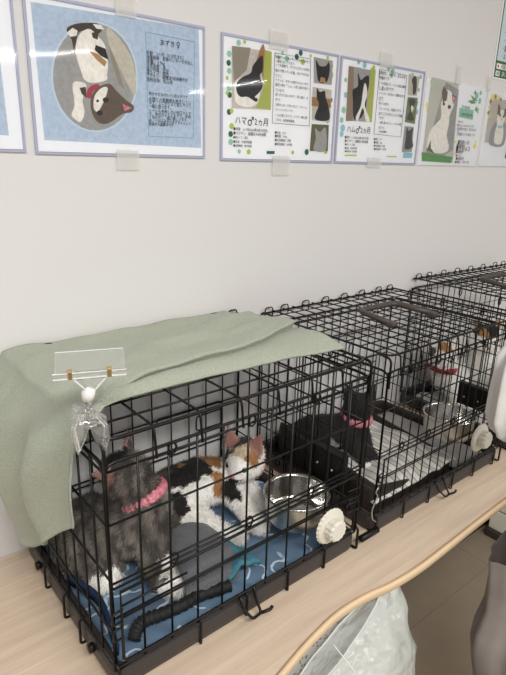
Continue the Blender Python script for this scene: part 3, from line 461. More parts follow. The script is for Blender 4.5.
# ================================================================ CRATES
def arange(a, b, n): return [a+(b-a)*k/n for k in range(n+1)]
def crate(label, x0, L, H, nv, ntopx, ntopy, rz=0, handle=None, latch_plate=True, D=.352, yf=-.358, pitch_y=9, knobs=()):
    z0 = .75
    t = thing('wire_crate', label, 'pet crate', (x0, yf, z0), rz, 'black wire kitten crates on the counter')
    R1, R2 = (.0017, .0026) if nv < 14 else (.0014, .0022)
    # tray
    bm = bmesh.new()
    box(bm, (.006, .008, .006), (L-.006, D-.006, .011))
    ring = fillet([(.5*L, -.001, 0), (L-.002, -.001, 0), (L-.002, D, 0), (.002, D, 0), (.002, -.001, 0), (.5*L, -.001, 0)], .022, 5)[:-1]
    prof = [(-.002, .004), (.004, .006), (.0055, .014), (.0055, .028), (.003, .034), (-.003, .036), (-.008, .034), (-.010, .028), (-.010, .006)]
    cx_, cy_ = L/2, D/2; rows = []
    n = len(ring)
    for i, p in enumerate(ring):
        d = (ring[(i+1) % n]-ring[i-1]); d.normalize(); nn = Vector((d.y, -d.x, 0))
        rows.append([bm.verts.new(p+nn*a+Vector((0, 0, b))) for a, b in prof])
    for i in range(n):
        A, B = rows[i], rows[(i+1) % n]
        for k in range(len(prof)): bm.faces.new((A[k], B[k], B[(k+1) % len(prof)], A[(k+1) % len(prof)]))
    obj('tray', bm, 'tray', t)
    zt = H-.028                        # top of the upright panels
    def panel(name, P, W, n, hz, lo=.036, corner=True, extra=None):
        bm = bmesh.new()
        for k in range(n+1):
            u = W*k/n; r = R2 if k in (0, n) else R1
            tube(bm, [P(u, lo), P(u, zt)], r, 5)
        for z in hz: tube(bm, [P(0, z), P(W, z)], R1, 5)
        tube(bm, [P(0, lo), P(0, zt), P(W, zt), P(W, lo)], R2, 6, rad=.016)
        if extra: extra(bm)
        return obj(name, bm, 'wire', t, smooth=True)
    hs = [zt-.011, .262, .121, .041, .034]
    def front_extra(bm):
        for x in [L*k/nv for k in range(3, nv, 2 if nv < 14 else 3)]:       # U shaped feet that grip the tray
            tube(bm, [(x, .0, .046), (x, -.0085, .044), (x, -.0085, .0025), (x+.006, .02, .0025)], R1*1.15, 5, rad=.004)
        for x in (0, L): tube(bm, [(x, 0, .05), (x, -.0085, .044), (x, -.0085, .0025), (x+(.006 if x == 0 else -.006), .03, .0025)], R2, 5, rad=.004)
        for z in (.177, .169): tube(bm, [(0, -.002, z), (L, -.002, z)], R1, 5)
        for x in [L*k/nv+.004 for k in range(2, nv, 3)]:          # little wire loops tying panels together
            tube(bm, [(x+.006*math.cos(a), -.003, zt-.006+.009*math.sin(a)) for a in [2*PI*q/8 for q in range(8)]], R1, 4, closed=True)
            tube(bm, [(x+.006*math.cos(a), -.003, .173+.009*math.sin(a)) for a in [2*PI*q/8 for q in range(8)]], R1, 4, closed=True)
    panel('front_panel', lambda u, z: (u, 0, z), L, nv, hs, extra=front_extra)
    panel('back_panel', lambda u, z: (u, D, z), L, nv, [.09, .10, .18, .262, zt-.011, .04])
    sp = [.095, .181, .262, zt-.011, .041]
    def side_feet(xx, sgn):
        def f(bm):
            for y in (.10, .16, .24): tube(bm, [(xx, y, .05), (xx+sgn*.0085, y, .046), (xx+sgn*.0085, y, .004), (xx-sgn*.02, y, .0045)], R1*1.2, 5, rad=.004)
        return f
    panel('side_panel', lambda u, z: (0, u, z), D, pitch_y, sp, extra=side_feet(0, -1))
    panel('side_panel', lambda u, z: (L, u, z), D, pitch_y, sp, extra=side_feet(L, 1))
    # top panel
    bm = bmesh.new()
    tube(bm, [(.004, D, H), (.004, .004, H), (L-.004, .004, H), (L-.004, D, H)], R2, 6, rad=.02)
    tube(bm, [(0, D, H-.002), (L, D, H-.002)], R2, 6)
    for y in arange(.004, D, ntopy)[1:-1]: tube(bm, [(.002, y, H), (L-.002, y, H)], R1, 5)
    for x in arange(0, L, ntopx)[1:-1]: tube(bm, [(x, D, H+.002), (x, .002, H+.002), (x, -.004, zt-.012)], R1*1.1, 5, rad=.010)
    for x in arange(0, L, 7)[1:-1]+[.02, L-.02]:          # hinge hoops standing up at the back
        tube(bm, [(x-.012, D-.003, H-.01), (x-.012, D-.003, H+.011), (x+.010, D-.003, H+.011), (x+.010, D-.003, H-.01)], R1, 5, rad=.008)
    for sx in (.0, L):
        tube(bm, [(sx, .03, H), (sx, -.003, H-.002), (sx, -.003, zt-.03)], R2, 5, rad=.01)
        for y in (.09, .2, .3): tube(bm, [(sx+.006*math.cos(a), y, H-.008+.012*math.sin(a)) for a in [2*PI*q/8 for q in range(8)]], R1, 4, closed=True)
    obj('top_panel', bm, 'wire', t, smooth=True)
    # drop-down door in the lower front
    bm = bmesh.new(); y = -.0045
    tube(bm, [(.5*L, y, .162), (L-.012, y, .162), (L-.012, y, .048), (.010, y, .048), (.010, y, .162), (.5*L, y, .162)][:-1], R2*.9, 6, rad=.010, closed=True)
    for z in (.121, .14) if nv < 14 else (.121,): tube(bm, [(.010, y, z), (.11 if z > .13 else L-.012, y, z)], R1, 5)
    for z in (.135, .108):
        tube(bm, [(.012, y, z), (-.004, y-.002, z), (-.004, y-.002, z-.018), (.012, y, z-.018)], R1, 5, rad=.006)
        tube(bm, [(L-.035, y, z), (L-.004, y-.002, z), (L-.004, y-.002, z-.018), (L-.035, y, z-.018)], R1, 5, rad=.006)
    dr = obj('door', bm, 'wire', t, smooth=True)
    bm = bmesh.new(); xm = L*.47
    tube(bm, [(xm-.02, y-.001, .046), (xm-.02, y-.008, .028), (xm-.012, y-.024, .014), (xm+.008, y-.020, .012), (xm+.008, y-.006, .03), (xm+.008, y, .050)], R2*.9, 6, rad=.006)
    tube(bm, [(xm+.008, y-.02, .012), (xm+.024, y-.024, .012), (xm+.028, y-.024, .017)], R2, 6, rad=.003)
    obj('latch', bm, 'wire', dr, smooth=True)
    # inner latch loops on the back door
    bm = bmesh.new()
    tube(bm, [(L-.05, D-.004, .165), (L-.115, D-.004, .165), (L-.115, D-.004, .13), (L-.05, D-.004, .13)], R1, 5, rad=.01)
    tube(bm, [(L-.05, D-.004, .04), (L-.05, D-.004, .185), (L-.21, D-.004, .185), (L-.21, D-.004, .17)], R1, 5, rad=.01)
    obj('door_frame', bm, 'wire', t, smooth=True)
    if latch_plate:
        lp = obj('latch_plate', bx((L+.003, .045, .108), (L+.022, .125, .165), .002), 'black_plastic', t)
        for (yy, zz) in ((.066, .132), (.104, .132)):
            bm = bmesh.new(); bmesh.ops.create_uvsphere(bm, u_segments=8, v_segments=6, radius=.0028); obj('rivet', bm, 'rivet', lp, smooth=True, loc=(L+.0, yy, zz))
    if handle:
        hx, hy, hw, hd = handle
        bm = bmesh.new()
        tube(bm, [(hx-.01, hy, H+.006), (hx, hy+hd, H+.010), (hx+hw, hy+hd, H+.010), (hx+hw+.01, hy, H+.006)], .0068, 8, rad=.022)
        for x_ in (hx-.01, hx+hw+.01): box(bm, (x_-.009, hy-.014, H-.002), (x_+.009, hy+.006, H+.010), .003)
        obj('handle', bm, 'handle', t, smooth=True)
    for y_ in (.06, .27):
        bm = bmesh.new(); tube(bm, [(-.013, y_, .03), (-.005, y_, .03)], .007, 8)
        obj('foot_peg', bm, 'black_plastic', t, smooth=True)
    return t
crate('nearest black wire crate, draped with green fleece, holding a tabby and a calico kitten', -.064, .480, .374, 11, 7, 8, D=.356, yf=-.366, rz=.008)
crate('middle black wire crate with a brown carrying handle and a black kitten inside', .475, .468, .365, 16, 15, 10, handle=(.17, .125, .125, .095), pitch_y=11)
crate('farthest black wire crate, standing taller, with two white and calico kittens inside', 1.012, .47, .382, 16, 15, 10, handle=(.12, .14, .125, .085), pitch_y=13, rz=-.05)
# small parts at the joint of the first two crates
bm = bmesh.new(); tube(bm, [(.4225, -.374, .772), (.4705, -.374, .772)], .0065, 8); tag(obj('connector_peg', bm, 'black_plastic', smooth=True), 'short black peg bridging the gap between the nearest and middle crates', 'peg')
bm = bmesh.new(); tube(bm, catmull([(.470, -.366, .862), (.462, -.372, .866), (.456, -.372, .858), (.462, -.372, .848), (.456, -.372, .835), (.450, -.372, .82), (.455, -.372, .80), (.468, -.370, .788)], 4), .0014, 5)
tag(obj('metal_hook', bm, 'rivet', smooth=True), 'thin silver wire hook hanging on the front corner of the middle crate', 'hook')

# ================================================================ BEDDING
def bumpy(name, fn, nu, nv, m, th, label, cat, parent=None):
    o = obj(name, grid_sheet(fn, nu, nv), m, parent, smooth=True); solidify(o, th); bake(o); 
    o.data.polygons.foreach_set('use_smooth', [True]*len(o.data.polygons))
    return tag(o, label, cat) if label else o
bumpy('blanket', lambda u, v: (-.048+u*.445, -.350+v*.325, .7645+.010*abs(nz(u*5, v*4, 1, 1))+.016*abs(nz(u*9+v*4, v*5, 4))+.018*max(0, u-.75)*4*(v > 0.2)*max(0, nz(u*6, v*6, 7))),
      60, 50, 'blue_blanket', .002, 'blue blanket with white scribbles lining the nearest crate', 'blanket')
bm = bmesh.new()
P = catmull([(-.050, -.17, .79), (-.040, -.195, .788), (-.030, -.235, .785), (-.036, -.28, .783), (-.048, -.335, .782)], 6)
rows = [[bm.verts.new(p+Vector((dx, 0, dz))) for dx, dz in ((-.002, -.010), (.003, -.008), (.004, .008), (-.001, .010))] for p in P]
for A, B in zip(rows, rows[1:]):
    for k in range(4): bm.faces.new((A[k], A[(k+1) % 4], B[(k+1) % 4], B[k]))
bm.faces.new(rows[0]); bm.faces.new(rows[-1][::-1])
tag(obj('blanket_binding', bm, 'navy', smooth=True), 'navy blue binding band curving along the left end of the nearest crate', 'band')
bm = bmesh.new(); P = catmull([(-.022, -.335, .785), (-.012, -.326, .792), (.004, -.320, .793), (.03, -.322, .790), (.065, -.326, .79), (.10, -.322, .786), (.15, -.332, .784)], 10)
tube(bm, P, [.0095+.0012*math.sin(i*1.9) for i in range(len(P))], 8)
tag(obj('ribbed_strap', bm, 'webbing', smooth=True), 'black ribbed strap lying on the blue blanket at the front', 'strap')
def felt(u, v):
    # front hem on the floor, steep front face, rounded crest, sinking behind
    path = [(-.322, .778), (-.318, .800), (-.306, .828), (-.288, .845), (-.258, .850), (-.218, .835), (-.18, .80)]
    t = v*6; k = min(5, int(t)); f = t-k; y = path[k][0]*(1-f)+path[k+1][0]*f; z = path[k][1]*(1-f)+path[k+1][1]*f
    q = math.sin(PI*max(.04, min(.96, u*.9+.06)))**.28
    x = .077+.098*u
    return (x+.02*v, y+.035*u*(1-v)*0+.008*nz(u*3, v*3, 3)+.012*(1-q), .777+(z-.777)*q*(1-.25*u*u)+.003*nz(u*4, v*4, 5))
o = bumpy('felt_mat', felt, 36, 30, 'grey_felt', .010, 'grey felt mat folded in a hump between the two kittens', 'mat')
bumpy('teal_cloth', lambda u, v: (.155+u*.065-.01*v, -.325+v*.10, .781+.022*math.sin(PI*min(1, u*.8+.1))*(1-.5*v)+.008*nz(u*4, v*4, 9)), 20, 20, 'teal_felt', .008, 'teal fluffy cloth tucked beside the grey felt mat', 'cloth')

# bed in the middle crate
bed = thing('pet_bed', 'dark brown low sided pet bed in the middle crate', 'pet bed', (.655, -.185, .762))
bm = bmesh.new(); ring = fillet([(0, -.135, 0), (.155, -.135, 0), (.155, .14, 0), (-.155, .14, 0), (-.155, -.135, 0), (0, -.135, 0)], .03, 5)[:-1]
prof = [(-.004, 0), (.004, 0), (.006, .035), (.003, .047), (-.002, .048), (-.006, .035)]
rows = []; n = len(ring)
for i, p in enumerate(ring):
    d = (ring[(i+1) % n]-ring[i-1]).normalized(); nn = Vector((d.y, -d.x, 0)); hh = .55+1.1*max(0, (-p.x-.09)/.065)+.5*max(0, p.y/.14); rows.append([bm.verts.new(p+nn*a+Vector((0, 0, b*hh))) for a, b in prof])
for i in range(n):
    A, B = rows[i], rows[(i+1) % n]
    for k in range(len(prof)): bm.faces.new((A[k], B[k], B[(k+1) % len(prof)], A[(k+1) % len(prof)]))
obj('side_wall', bm, 'bed_brown', bed)
obj('base', bx((-.148, -.128, 0), (.148, .133, .006)), 'bed_brown', bed)
bumpy('striped_towel', lambda u, v: (.512+u*.30, -.332+v*.285, .785+.016*abs(nz(u*4, v*3, 2))+.02*math.sin(PI*u)*math.sin(PI*v)), 40, 36, 'striped_towel', .004, 'white and grey striped towel in the middle crate', 'towel')
bumpy('white_mat', lambda u, v: (.80+u*.125, -.345+v*.30, .766+.006*abs(nz(u*4, v*5, 5))), 20, 24, 'p_pgrey', .003, 'grey mat under the bowl in the middle crate', 'mat')
bumpy('white_towel', lambda u, v: (1.035+u*.42, -.345+v*.30, .768+.03*abs(nz(u*5, v*4, 8))), 36, 26, 'pale_cloth', .004, 'white towel lining the farthest crate', 'towel')

# ================================================================ BOWLS
def bowl(x, zr, label, knob_x, r=.058, h=.055):
    y = -.358+.068
    t = thing('feeding_bowl', label, 'bowl', (x, y, zr-h), group='steel clamp bowls')
    bm = bmesh.new(); lathe(bm, [(.0005, .003), (r*.80, .003), (r*.93, .010), (r*.96, h*.9), (r, h), (r+.003, h-.001), (r+.003, h-.004), (r*.985, h-.006)]); obj('bowl', bm, 'steel', t, smooth=True)
    bm = bmesh.new(); lathe(bm, [(r*.988, h-.006), (r*.97, h*.4), (r*.93, .006), (r*.85, 0), (.0005, 0)]); o = obj('bowl_outside', bm, 'steel_outer', t, smooth=True)
    bm = bmesh.new(); lathe(bm, [(.0005, 0), (r*.84, 0)]); bm.free()
    # ribbed screw clamp on the outside of the front panel
    k = bpy.data.objects.new('clamp', None); C.objects.link(k); bpy.data.objects.remove(k)
    def disc(prof, ribs, amp):
        bm = bmesh.new(); N = 72; rings = []
        for rr, yy in prof:
            rings.append([bm.verts.new((rr*(1+(amp*math.cos(ribs*2*PI*q/N) if rr > .006 else 0))*math.cos(2*PI*q/N), yy, rr*(1+(amp*math.cos(ribs*2*PI*q/N) if rr > .006 else 0))*math.sin(2*PI*q/N))) for q in range(N)])
        for A, B in zip(rings, rings[1:]):
            for q in range(N): bm.faces.new((A[q], A[(q+1) % N], B[(q+1) % N], B[q]))
        return bm
    kz = zr-h-.0*h
    kx = knob_x-x; ky = -.070; kzz = h-.024
    pl = obj('clamp_plate', disc([(.0005, .0), (.030, .0), (.0335, -.003), (.031, -.007), (.016, -.009), (.0005, -.009)], 24, .025), 'ivory', t, loc=(kx, ky-.0065, kzz-.008))
    obj('clamp_knob', disc([(.0005, -.0095), (.019, -.0095), (.0195, -.021), (.0165, -.025), (.0005, -.025)], 12, .05), 'ivory', t, loc=(kx, ky-.0065, kzz-.008))
    bm = bmesh.new(); tube(bm, [(kx, ky-.012, kzz-.008), (kx, ky+.0115, kzz-.008)], .006, 10); obj('screw', bm, 'ivory', t, smooth=True)
    return t
bowl(.332, .868, 'stainless steel bowl with an ivory ribbed clamp in the nearest crate', .338)
bowl(.822, .887, 'stainless steel bowl with an ivory ribbed clamp in the middle crate', .822, r=.058, h=.055)

# ================================================================ FLEECE OVER THE FIRST CRATE
def interp(tab, x):
    if x <= tab[0][0]: return tab[0][1]
    for (a, va), (b, vb) in zip(tab, tab[1:]):
        if x <= b: return va+(vb-va)*(x-a)/(b-a)
    return tab[-1][1]
TOPZ = 1.1305
def sm(t): t = max(0, min(1, t)); return t*t*(3-2*t)
def towel(u, v):
    # v: back edge -> hem of the upper layer -> tucked under -> lower layer forward to the front edge;  u: right end -> left corner -> hanging down
    fy = lambda x: interp([(-.10, -.345), (-.07, -.335), (-.03, -.294), (.057, -.276), (.145, -.276), (.24, -.283), (.34, -.290), (.45, -.306)], x)
    fl = lambda x: interp([(-.10, .0), (-.05, .004), (.0, .018), (.10, .034), (.25, .050), (.29, .062), (.38, .105), (.46, .15)], x)
    ut = .66; low = 0
    if v < .62: q = v/.62; st = 0
    elif v < .72: q = 1; st = 1; f = (v-.62)/.10
    else: q = 1; st = 2; f = (v-.72)/.28; low = f
    if u <= ut:
        a = u/ut
        xr = interp([(0, .372), (.45, .392), (1, .415)], q)-.004*(st == 2)+(.008*low)
        x = xr+(-.068-xr)*a; F = fy(x); Lw = fl(x); wgt = min(1, Lw/.03)
        yl = F+Lw
        top = TOPZ+.003+.013*wgt*sm(q*1.2-.1)
        wr = .006*nz(x*14, y_(q)*6, 2)+.012*max(0, nz(x*4+q*3, q*1.6, 6))+.010*max(0, nz(x*3-q*5, q*2+x*3, 12))
        if st == 0: y = -.006+(yl+.006)*q; z = top+wr*(1-.5*q)
        elif st == 1: y = yl+.010*wgt*math.sin(PI*f*.5)-.001*f; z = top+wr*.5+(TOPZ+.002-top-wr*.5)*f*wgt
        else:
            y0 = yl+.010*wgt; y = y0+(F-y0)*f; z = (TOPZ+.002 if wgt > .99 else TOPZ+.002+(top+wr*.5-TOPZ-.002)*(1-wgt))+.007*math.sin(PI*min(1, f*1.02))+.003*nz(x*16, y*16, 8)
            z -= .004*f**6
        e = max(0, (a-.9)/.1); z -= .004*e*e
        return (x, y, z)
    b = (u-ut)/(1-ut)
    yt = -.006+(fy(-.07)+.006)*q+.004*(st == 1)
    zb = interp([(-.335, .955), (-.30, .935), (-.22, .875), (-.16, .840), (-.115, .830), (-.098, .842), (-.086, .95), (-.03, .955), (0, .955)], yt)
    out = .010+(.026*math.sin(min(1, b*1.05)*PI)+.008*b)*(1+.5*nz(yt*14, 3))*(1-.5*sm((-yt-.2)/.12))+.010*math.sin(yt*46+1.0)*sm(b*2)+.030*sm((yt+.09)/.06)*b
    x = -.068-out*sm(b*3.0+.15)
    z = TOPZ+.001 - (TOPZ+.001-zb)*(b**1.15)
    yy = yt*(1-.20*b)+.010*nz(b*3, yt*9, 3)*b
    return (x, min(yy, -.003), z)
def y_(q): return q
o = obj('fleece_blanket', grid_sheet(towel, 150, 90), 'fleece', smooth=True)
solidify(o, .0038, offset=0); bake(o); o.data.polygons.foreach_set('use_smooth', [True]*len(o.data.polygons))
tag(o, 'sage green fleece blanket draped over the top and left end of the nearest crate', 'blanket')

# ================================================================ CLIP-ON CARD HOLDER
ch = thing('card_holder', 'empty clear acrylic card holder clipped to the corner of the nearest crate', 'card holder', (-.067, -.352, 1.119), math.atan2(-.37, .93))
def place(o, m=None): return o
bm = bmesh.new()
hw = .039
def slab(bm, pts, th):
    a = [bm.verts.new(p) for p in pts]; b = [bm.verts.new((p[0], p[1]+th, p[2])) for p in pts]; n = len(pts)
    bm.faces.new(a); bm.faces.new(b[::-1])
    for i in range(n): bm.faces.new((a[i], b[i], b[(i+1) % n], a[(i+1) % n]))
slab(bm, [(-hw+.002, .0, .090), (hw, .0, .090), (hw-.001, .010, .112), (-hw+.004, .010, .112)], .0016); obj('sign_plate', bm, 'clear', ch)
bm = bmesh.new(); tube(bm, [(-hw+.002, .0, .090), (hw, .0, .090), (hw-.001, .010, .112), (-hw+.004, .010, .112)], .0008, 5, closed=True); obj('plate_highlight', bm, 'edge_highlight', ch)  # pale tube drawn as a highlight along the plate's polished edge
bm = bmesh.new(); slab(bm, [(-hw, -.006, .086), (hw+.001, -.006, .086), (hw+.001, -.006, .093), (-hw, -.006, .093)], .0045)
slab(bm, [(-.017, -.008, .085), (.017, -.008, .085), (.005, -.008, .072), (-.005, -.008, .072)], .006); obj('grip_bar', bm, 'clear', ch)
bm = bmesh.new()
for q in ([(-hw, -.0065, .086), (hw+.001, -.0065, .086)], [(-hw, -.0065, .0925), (hw+.001, -.0065, .0925)], [(-.017, -.0085, .085), (-.005, -.0085, .072), (.005, -.0085, .072), (.017, -.0085, .085)]): tube(bm, q, .0007, 5)
obj('bar_highlight', bm, 'edge_highlight', ch)  # pale lines painting in highlights along the clear bar's edges
for s in (-.021, .021): obj('spring', bx((s-.0025, -.008, .085), (s+.0025, .001, .0955), .001), 'brass', ch)
bm = bmesh.new(); tube(bm, [(.0, -.004, .074), (-.003, -.004, .066), (-.004, -.004, .058)], [.0062, .0078, .0066], 12); obj('ball_joint', bm, 'white_plastic', ch, smooth=True)
bm = bmesh.new()
tube(bm, [(-.004, -.004, .058), (-.004, -.004, .044)], .004, 8)
for s in (-1, 1):
    slab(bm, [(-.004+s*.002, -.008-.004*s, .050), (-.004+s*.019, -.008-.004*s, .036), (-.004+s*.022, -.008-.004*s, .012), (-.004+s*.015, -.008-.004*s, -.010), (-.004+s*.005, -.008-.004*s, .010), (-.004-s*.002, -.008-.004*s, .034)], .009)
    slab(bm, [(-.004+s*.003, .002, .045), (-.004-s*.016, .002, .052), (-.004-s*.017, .002, .046), (-.004-s*.002, .002, .030)], .004)
tube(bm, [(-.018, .0, .030), (.012, .0, .030)], .003, 8)
for s in (-1, 1): tube(bm, [(-.004+s*.006, -.012, .046), (-.004+s*.018, -.012, .028), (-.004+s*.014, -.012, .0)], .0028, 6)
o = obj('clamp', bm, 'clear', ch)
bm = bmesh.new(); tube(bm, [(-.010, -.003, .026), (.004, -.003, .026)], .0042, 10); obj('clamp_spring', bm, 'rivet', ch, smooth=True)

# ================================================================ KITTENS
def kitten(name, label, chains, ears, color, voxel=.0032, smooth=4):
    bm = bmesh.new()
    def sph(p, r):
        m = Matrix.Translation(p) @ Matrix.Scale(r, 4); bmesh.ops.create_icosphere(bm, subdivisions=2, radius=1, matrix=m)
    for ch_ in chains:
        for (a, b) in zip(ch_, ch_[1:]):
            A, B = Vector(a[:3]), Vector(b[:3]); d = (B-A).length; n = max(1, int(d/(min(a[3], b[3])*.45)))
            for k in range(n+1): t = k/n; sph(A.lerp(B, t), a[3]+(b[3]-a[3])*t)
    for base, tip, side, wd in ears:
        base, tip, side = Vector(base), Vector(tip), Vector(side).normalized()
        for k in range(7):
            s = (k/6*2-1)
            for q in range(9):
                t = q/8; sph(base.lerp(tip, t)+side*s*wd*(1-t)*1.0, .0034*(1-t*.4))
    o = obj(name, bm, 'fur')
    m = o.modifiers.new('r', 'REMESH'); m.mode = 'VOXEL'; m.voxel_size = voxel; m.adaptivity = 0
    s = o.modifiers.new('s', 'SMOOTH'); s.factor = .5; s.iterations = smooth
    bake(o); me = o.data
    me.polygons.foreach_set('use_smooth', [True]*len(me.polygons))
    me.materials.clear(); me.materials.append(MATS['fur'])
    ca = me.color_attributes.new('Col', 'FLOAT_COLOR', 'POINT')
    for i, v in enumerate(me.vertices): ca.data[i].color = color(v.co.copy(), v.normal)
    return tag(o, label, 'kitten')
def head(c, f, up, s=1.0, es=1.0):
    s *= 1.22
    f = Vector(f).normalized(); up = Vector(up); up = (up-f*up.dot(f)).normalized(); sd = f.cross(up)
    c = Vector(c); P = lambda a, b, d: tuple(c+f*a*s+sd*b*s+up*d*s)
    ch_ = [[P(-.006, 0, .002)+(.031*s,), P(.010, 0, -.003)+(.026*s,)], [P(.012, .010, -.010)+(.015*s,), P(.027, .004, -.012)+(.010*s,)], [P(.012, -.010, -.010)+(.015*s,), P(.027, -.004, -.012)+(.010*s,)],
           [P(0, .016, -.008)+(.018*s,), P(0, -.016, -.008)+(.018*s,)], [P(.018, 0, .002)+(.014*s,), P(.030, 0, -.006)+(.007*s,)]]
    ears = [(P(-.004, .019, .022), P(-.006, .030, .056*es), tuple(sd*.8-up*.3+f*.15), .0155*s), (P(-.004, -.019, .022), P(-.006, -.030, .056*es), tuple(-sd*.8-up*.3+f*.15), .0155*s)]
    return ch_, ears, P, f, sd, up
def face(o, P, f, s=1.0, iris=True):
    s *= 1.15
    for q in (-1, 1):
        bm = bmesh.new(); bmesh.ops.create_uvsphere(bm, u_segments=14, v_segments=10, radius=.0062*s); e = obj('eye', bm, 'eye_iris', o, smooth=True, loc=P(.0245, .0130*q, .003))
        bm = bmesh.new(); bmesh.ops.create_uvsphere(bm, u_segments=12, v_segments=8, radius=.0046*s); obj('pupil', bm, 'eye', e, smooth=True, loc=tuple(f*.0024*s))
    bm = bmesh.new(); bmesh.ops.create_uvsphere(bm, u_segments=10, v_segments=8, radius=.0034*s); obj('nose', bm, 'nose', o, smooth=True, loc=P(.0390, 0, -.006))
    bm = bmesh.new()
    for q in (-1, 1):
        for a in (-.25, 0, .25):
            p0 = Vector(P(.032, .006*q, -.011)); p1 = Vector(P(.028, .040*q, -.011+.03*a)); tube(bm, [p0, p1], .00025, 3)
    obj('whisker', bm, 'whisker', o)
def collar(o, c, n_, r, m='pink', ruffle=True, rx=1.0):
    n_ = Vector(n_).normalized(); a = n_.orthogonal().normalized(); b = n_.cross(a); bm = bmesh.new(); N = 48 if ruffle else 24; rings = []
    for i in range(N):
        t = 2*PI*i/N; d = a*math.cos(t)+b*math.sin(t); w_ = math.sin(i*PI) if False else (1 if i % 2 else -1)*(.0025 if ruffle else 0)
        row = []
        for (dr, dz) in ((-.001, -.0085), (.0045, -.0078), (.0065, 0), (.0045, .0078), (-.001, .0085)):
            row.append(bm.verts.new(Vector(c)+d*(r+dr+(w_*.6 if dr > 0 else 0))+n_*(dz+w_*.8)))
        rings.append(row)
    for i in range(N):
        A, B = rings[i], rings[(i+1) % N]
        for k in range(5): bm.faces.new((A[k], A[(k+1) % 5], B[(k+1) % 5], B[k]))
    x = obj('collar', bm, m, o, smooth=True); return x
def patches(default, plist, namp=.010, nscale=60, inner=()):
    def f(p, n):
        d = Vector((nz(p.x, p.y, p.z, nscale), nz(p.x+5, p.y, p.z, nscale), nz(p.x, p.y+5, p.z, nscale)))*namp
        q = p+d; col = default(q, n) if callable(default) else default
        for c, r, cc in plist:
            c = Vector(c); rr = r if isinstance(r, (tuple, list)) else (r, r, r)
            e = ((q.x-c.x)/rr[0])**2+((q.y-c.y)/rr[1])**2+((q.z-c.z)/rr[2])**2
            if e < 1: col = cc(q, n) if callable(cc) else cc
        for c, r, nd in inner:
            if (p-Vector(c)).length < r and n.dot(Vector(nd)) > .35: col = PINKSKIN
        return col
    return f
WHITE = srgb(252, 249, 244); BLACK = srgb(34, 31, 30); ORANGE = srgb(176, 128, 78); PINKSKIN = srgb(176, 132, 122); CREAM = srgb(222, 204, 176); DKGREY = srgb(70, 66, 62)
def tabbyc(p, n):
    s = math.sin((p.x*.8-p.y*.6+p.z*.35)*230+3*nz(p.x, p.y, p.z, 25))
    k = .5+.5*s; k = sm(k); a = srgb(52, 48, 45); b = srgb(150, 141, 130); q = .16+.62*k*(0.75+.6*nz(p.x, p.y, p.z, 18))
    return tuple(a[i]*(1-q)+b[i]*q for i in range(3))+(1,)

def fur_coat(o, flow, length=.008, count=22000, width=.0007, bare=()):
    # short hairs standing on the coat, each a thin blade with the colour of the skin below it
    me = o.data; rnd = random.Random(11); col = me.color_attributes['Col'].data
    polys = [p for p in me.polygons]; cum = []; tot = 0
    for p in polys: tot += p.area; cum.append(tot)
    import bisect
    V = []; F = []; CC = []; flow = Vector(flow).normalized()
    for _ in range(count):
        p = polys[min(len(polys)-1, bisect.bisect(cum, rnd.random()*tot))]; vs = [me.vertices[i] for i in p.vertices]
        a, b_ = rnd.random(), rnd.random(); q = vs[0].co.lerp(vs[1].co, a).lerp(vs[-1].co.lerp(vs[-2].co, a), b_) if len(vs) == 4 else p.center.copy()
        if any((q-Vector(c)).length < r for c, r in bare): continue
        n = p.normal; f = flow-n*flow.dot(n); d = (f*.8+n*.55+Vector((rnd.uniform(-1, 1), rnd.uniform(-1, 1), rnd.uniform(-1, 1)))*.28).normalized()
        s = d.cross(n).normalized()*width; L_ = length*rnd.uniform(.6, 1.2); c = col[p.vertices[0]].color; k = rnd.uniform(.78, 1.28)
        i = len(V); V += [q-s-n*.0006, q+s-n*.0006, q+d*L_]; F.append((i, i+1, i+2)); CC += [(c[0]*k, c[1]*k, c[2]*k, 1)]*3
    m2 = bpy.data.meshes.new('fur'); m2.from_pydata(V, [], F); ca = m2.color_attributes.new('Col', 'FLOAT_COLOR', 'POINT')
    for i, c in enumerate(CC): ca.data[i].color = c
    m2.materials.append(MATS['fur']); x = bpy.data.objects.new('fur', m2); C.objects.link(x); x.parent = o; x['kind'] = 'stuff'
    return x
# tabby: sits at the left, head thrown up and back
TC = Vector((.066, -.150, .930)); tf = Vector((-.45, .62, .35)); tu = Vector((-.55, -.2, .75))
hc, he, HP, hf, hs_, hu = head(TC, tf, tu, 1.0)
E1T = (.098, -.098, .990); E2T = (-.002, -.156, .957)
he = [((.080, -.130, .948), E1T, (.5, .55, -.2), .026), ((.034, -.156, .944), E2T, (-.05, -.35, .9), .021)]
ch_ = [[(-.002, -.080, .812, .044), (.012, -.115, .828, .055), (.036, -.155, .838, .056), (.066, -.185, .850, .047), (.080, -.192, .880, .040), (.078, -.178, .908, .033), (.070, -.158, .925, .032)],
       [(.000, -.130, .805, .042), (.002, -.175, .800, .030), (.010, -.195, .790, .020)],
       [(-.015, -.165, .785, .018), (-.006, -.205, .780, .014)],
       [(.092, -.205, .85, .022), (.088, -.228, .822, .017), (.080, -.242, .808, .015), (.090, -.256, .806, .0175)],
       [(.066, -.205, .84, .024), (.066, -.235, .81, .018), (.064, -.262, .794, .015), (.080, -.282, .790, .0185)],
       [(-.02, -.05, .79, .014), (-.035, -.10, .782, .011), (-.036, -.14, .780, .009)]] + hc
tabf = patches(tabbyc, [((.088, -.262, .800), .026, WHITE), ((.078, -.290, .784), .028, WHITE), ((.000, -.20, .778), .030, WHITE), ((.11, -.205, .895), (.02, .02, .03), srgb(150, 146, 140)), ((.055, -.130, .972), (.03, .026, .022), BLACK)],
            inner=[((.016, -.158, .951), .026, (-.3, -.9, .2)), ((.088, -.112, .972), .018, (-.4, -.8, .3))])
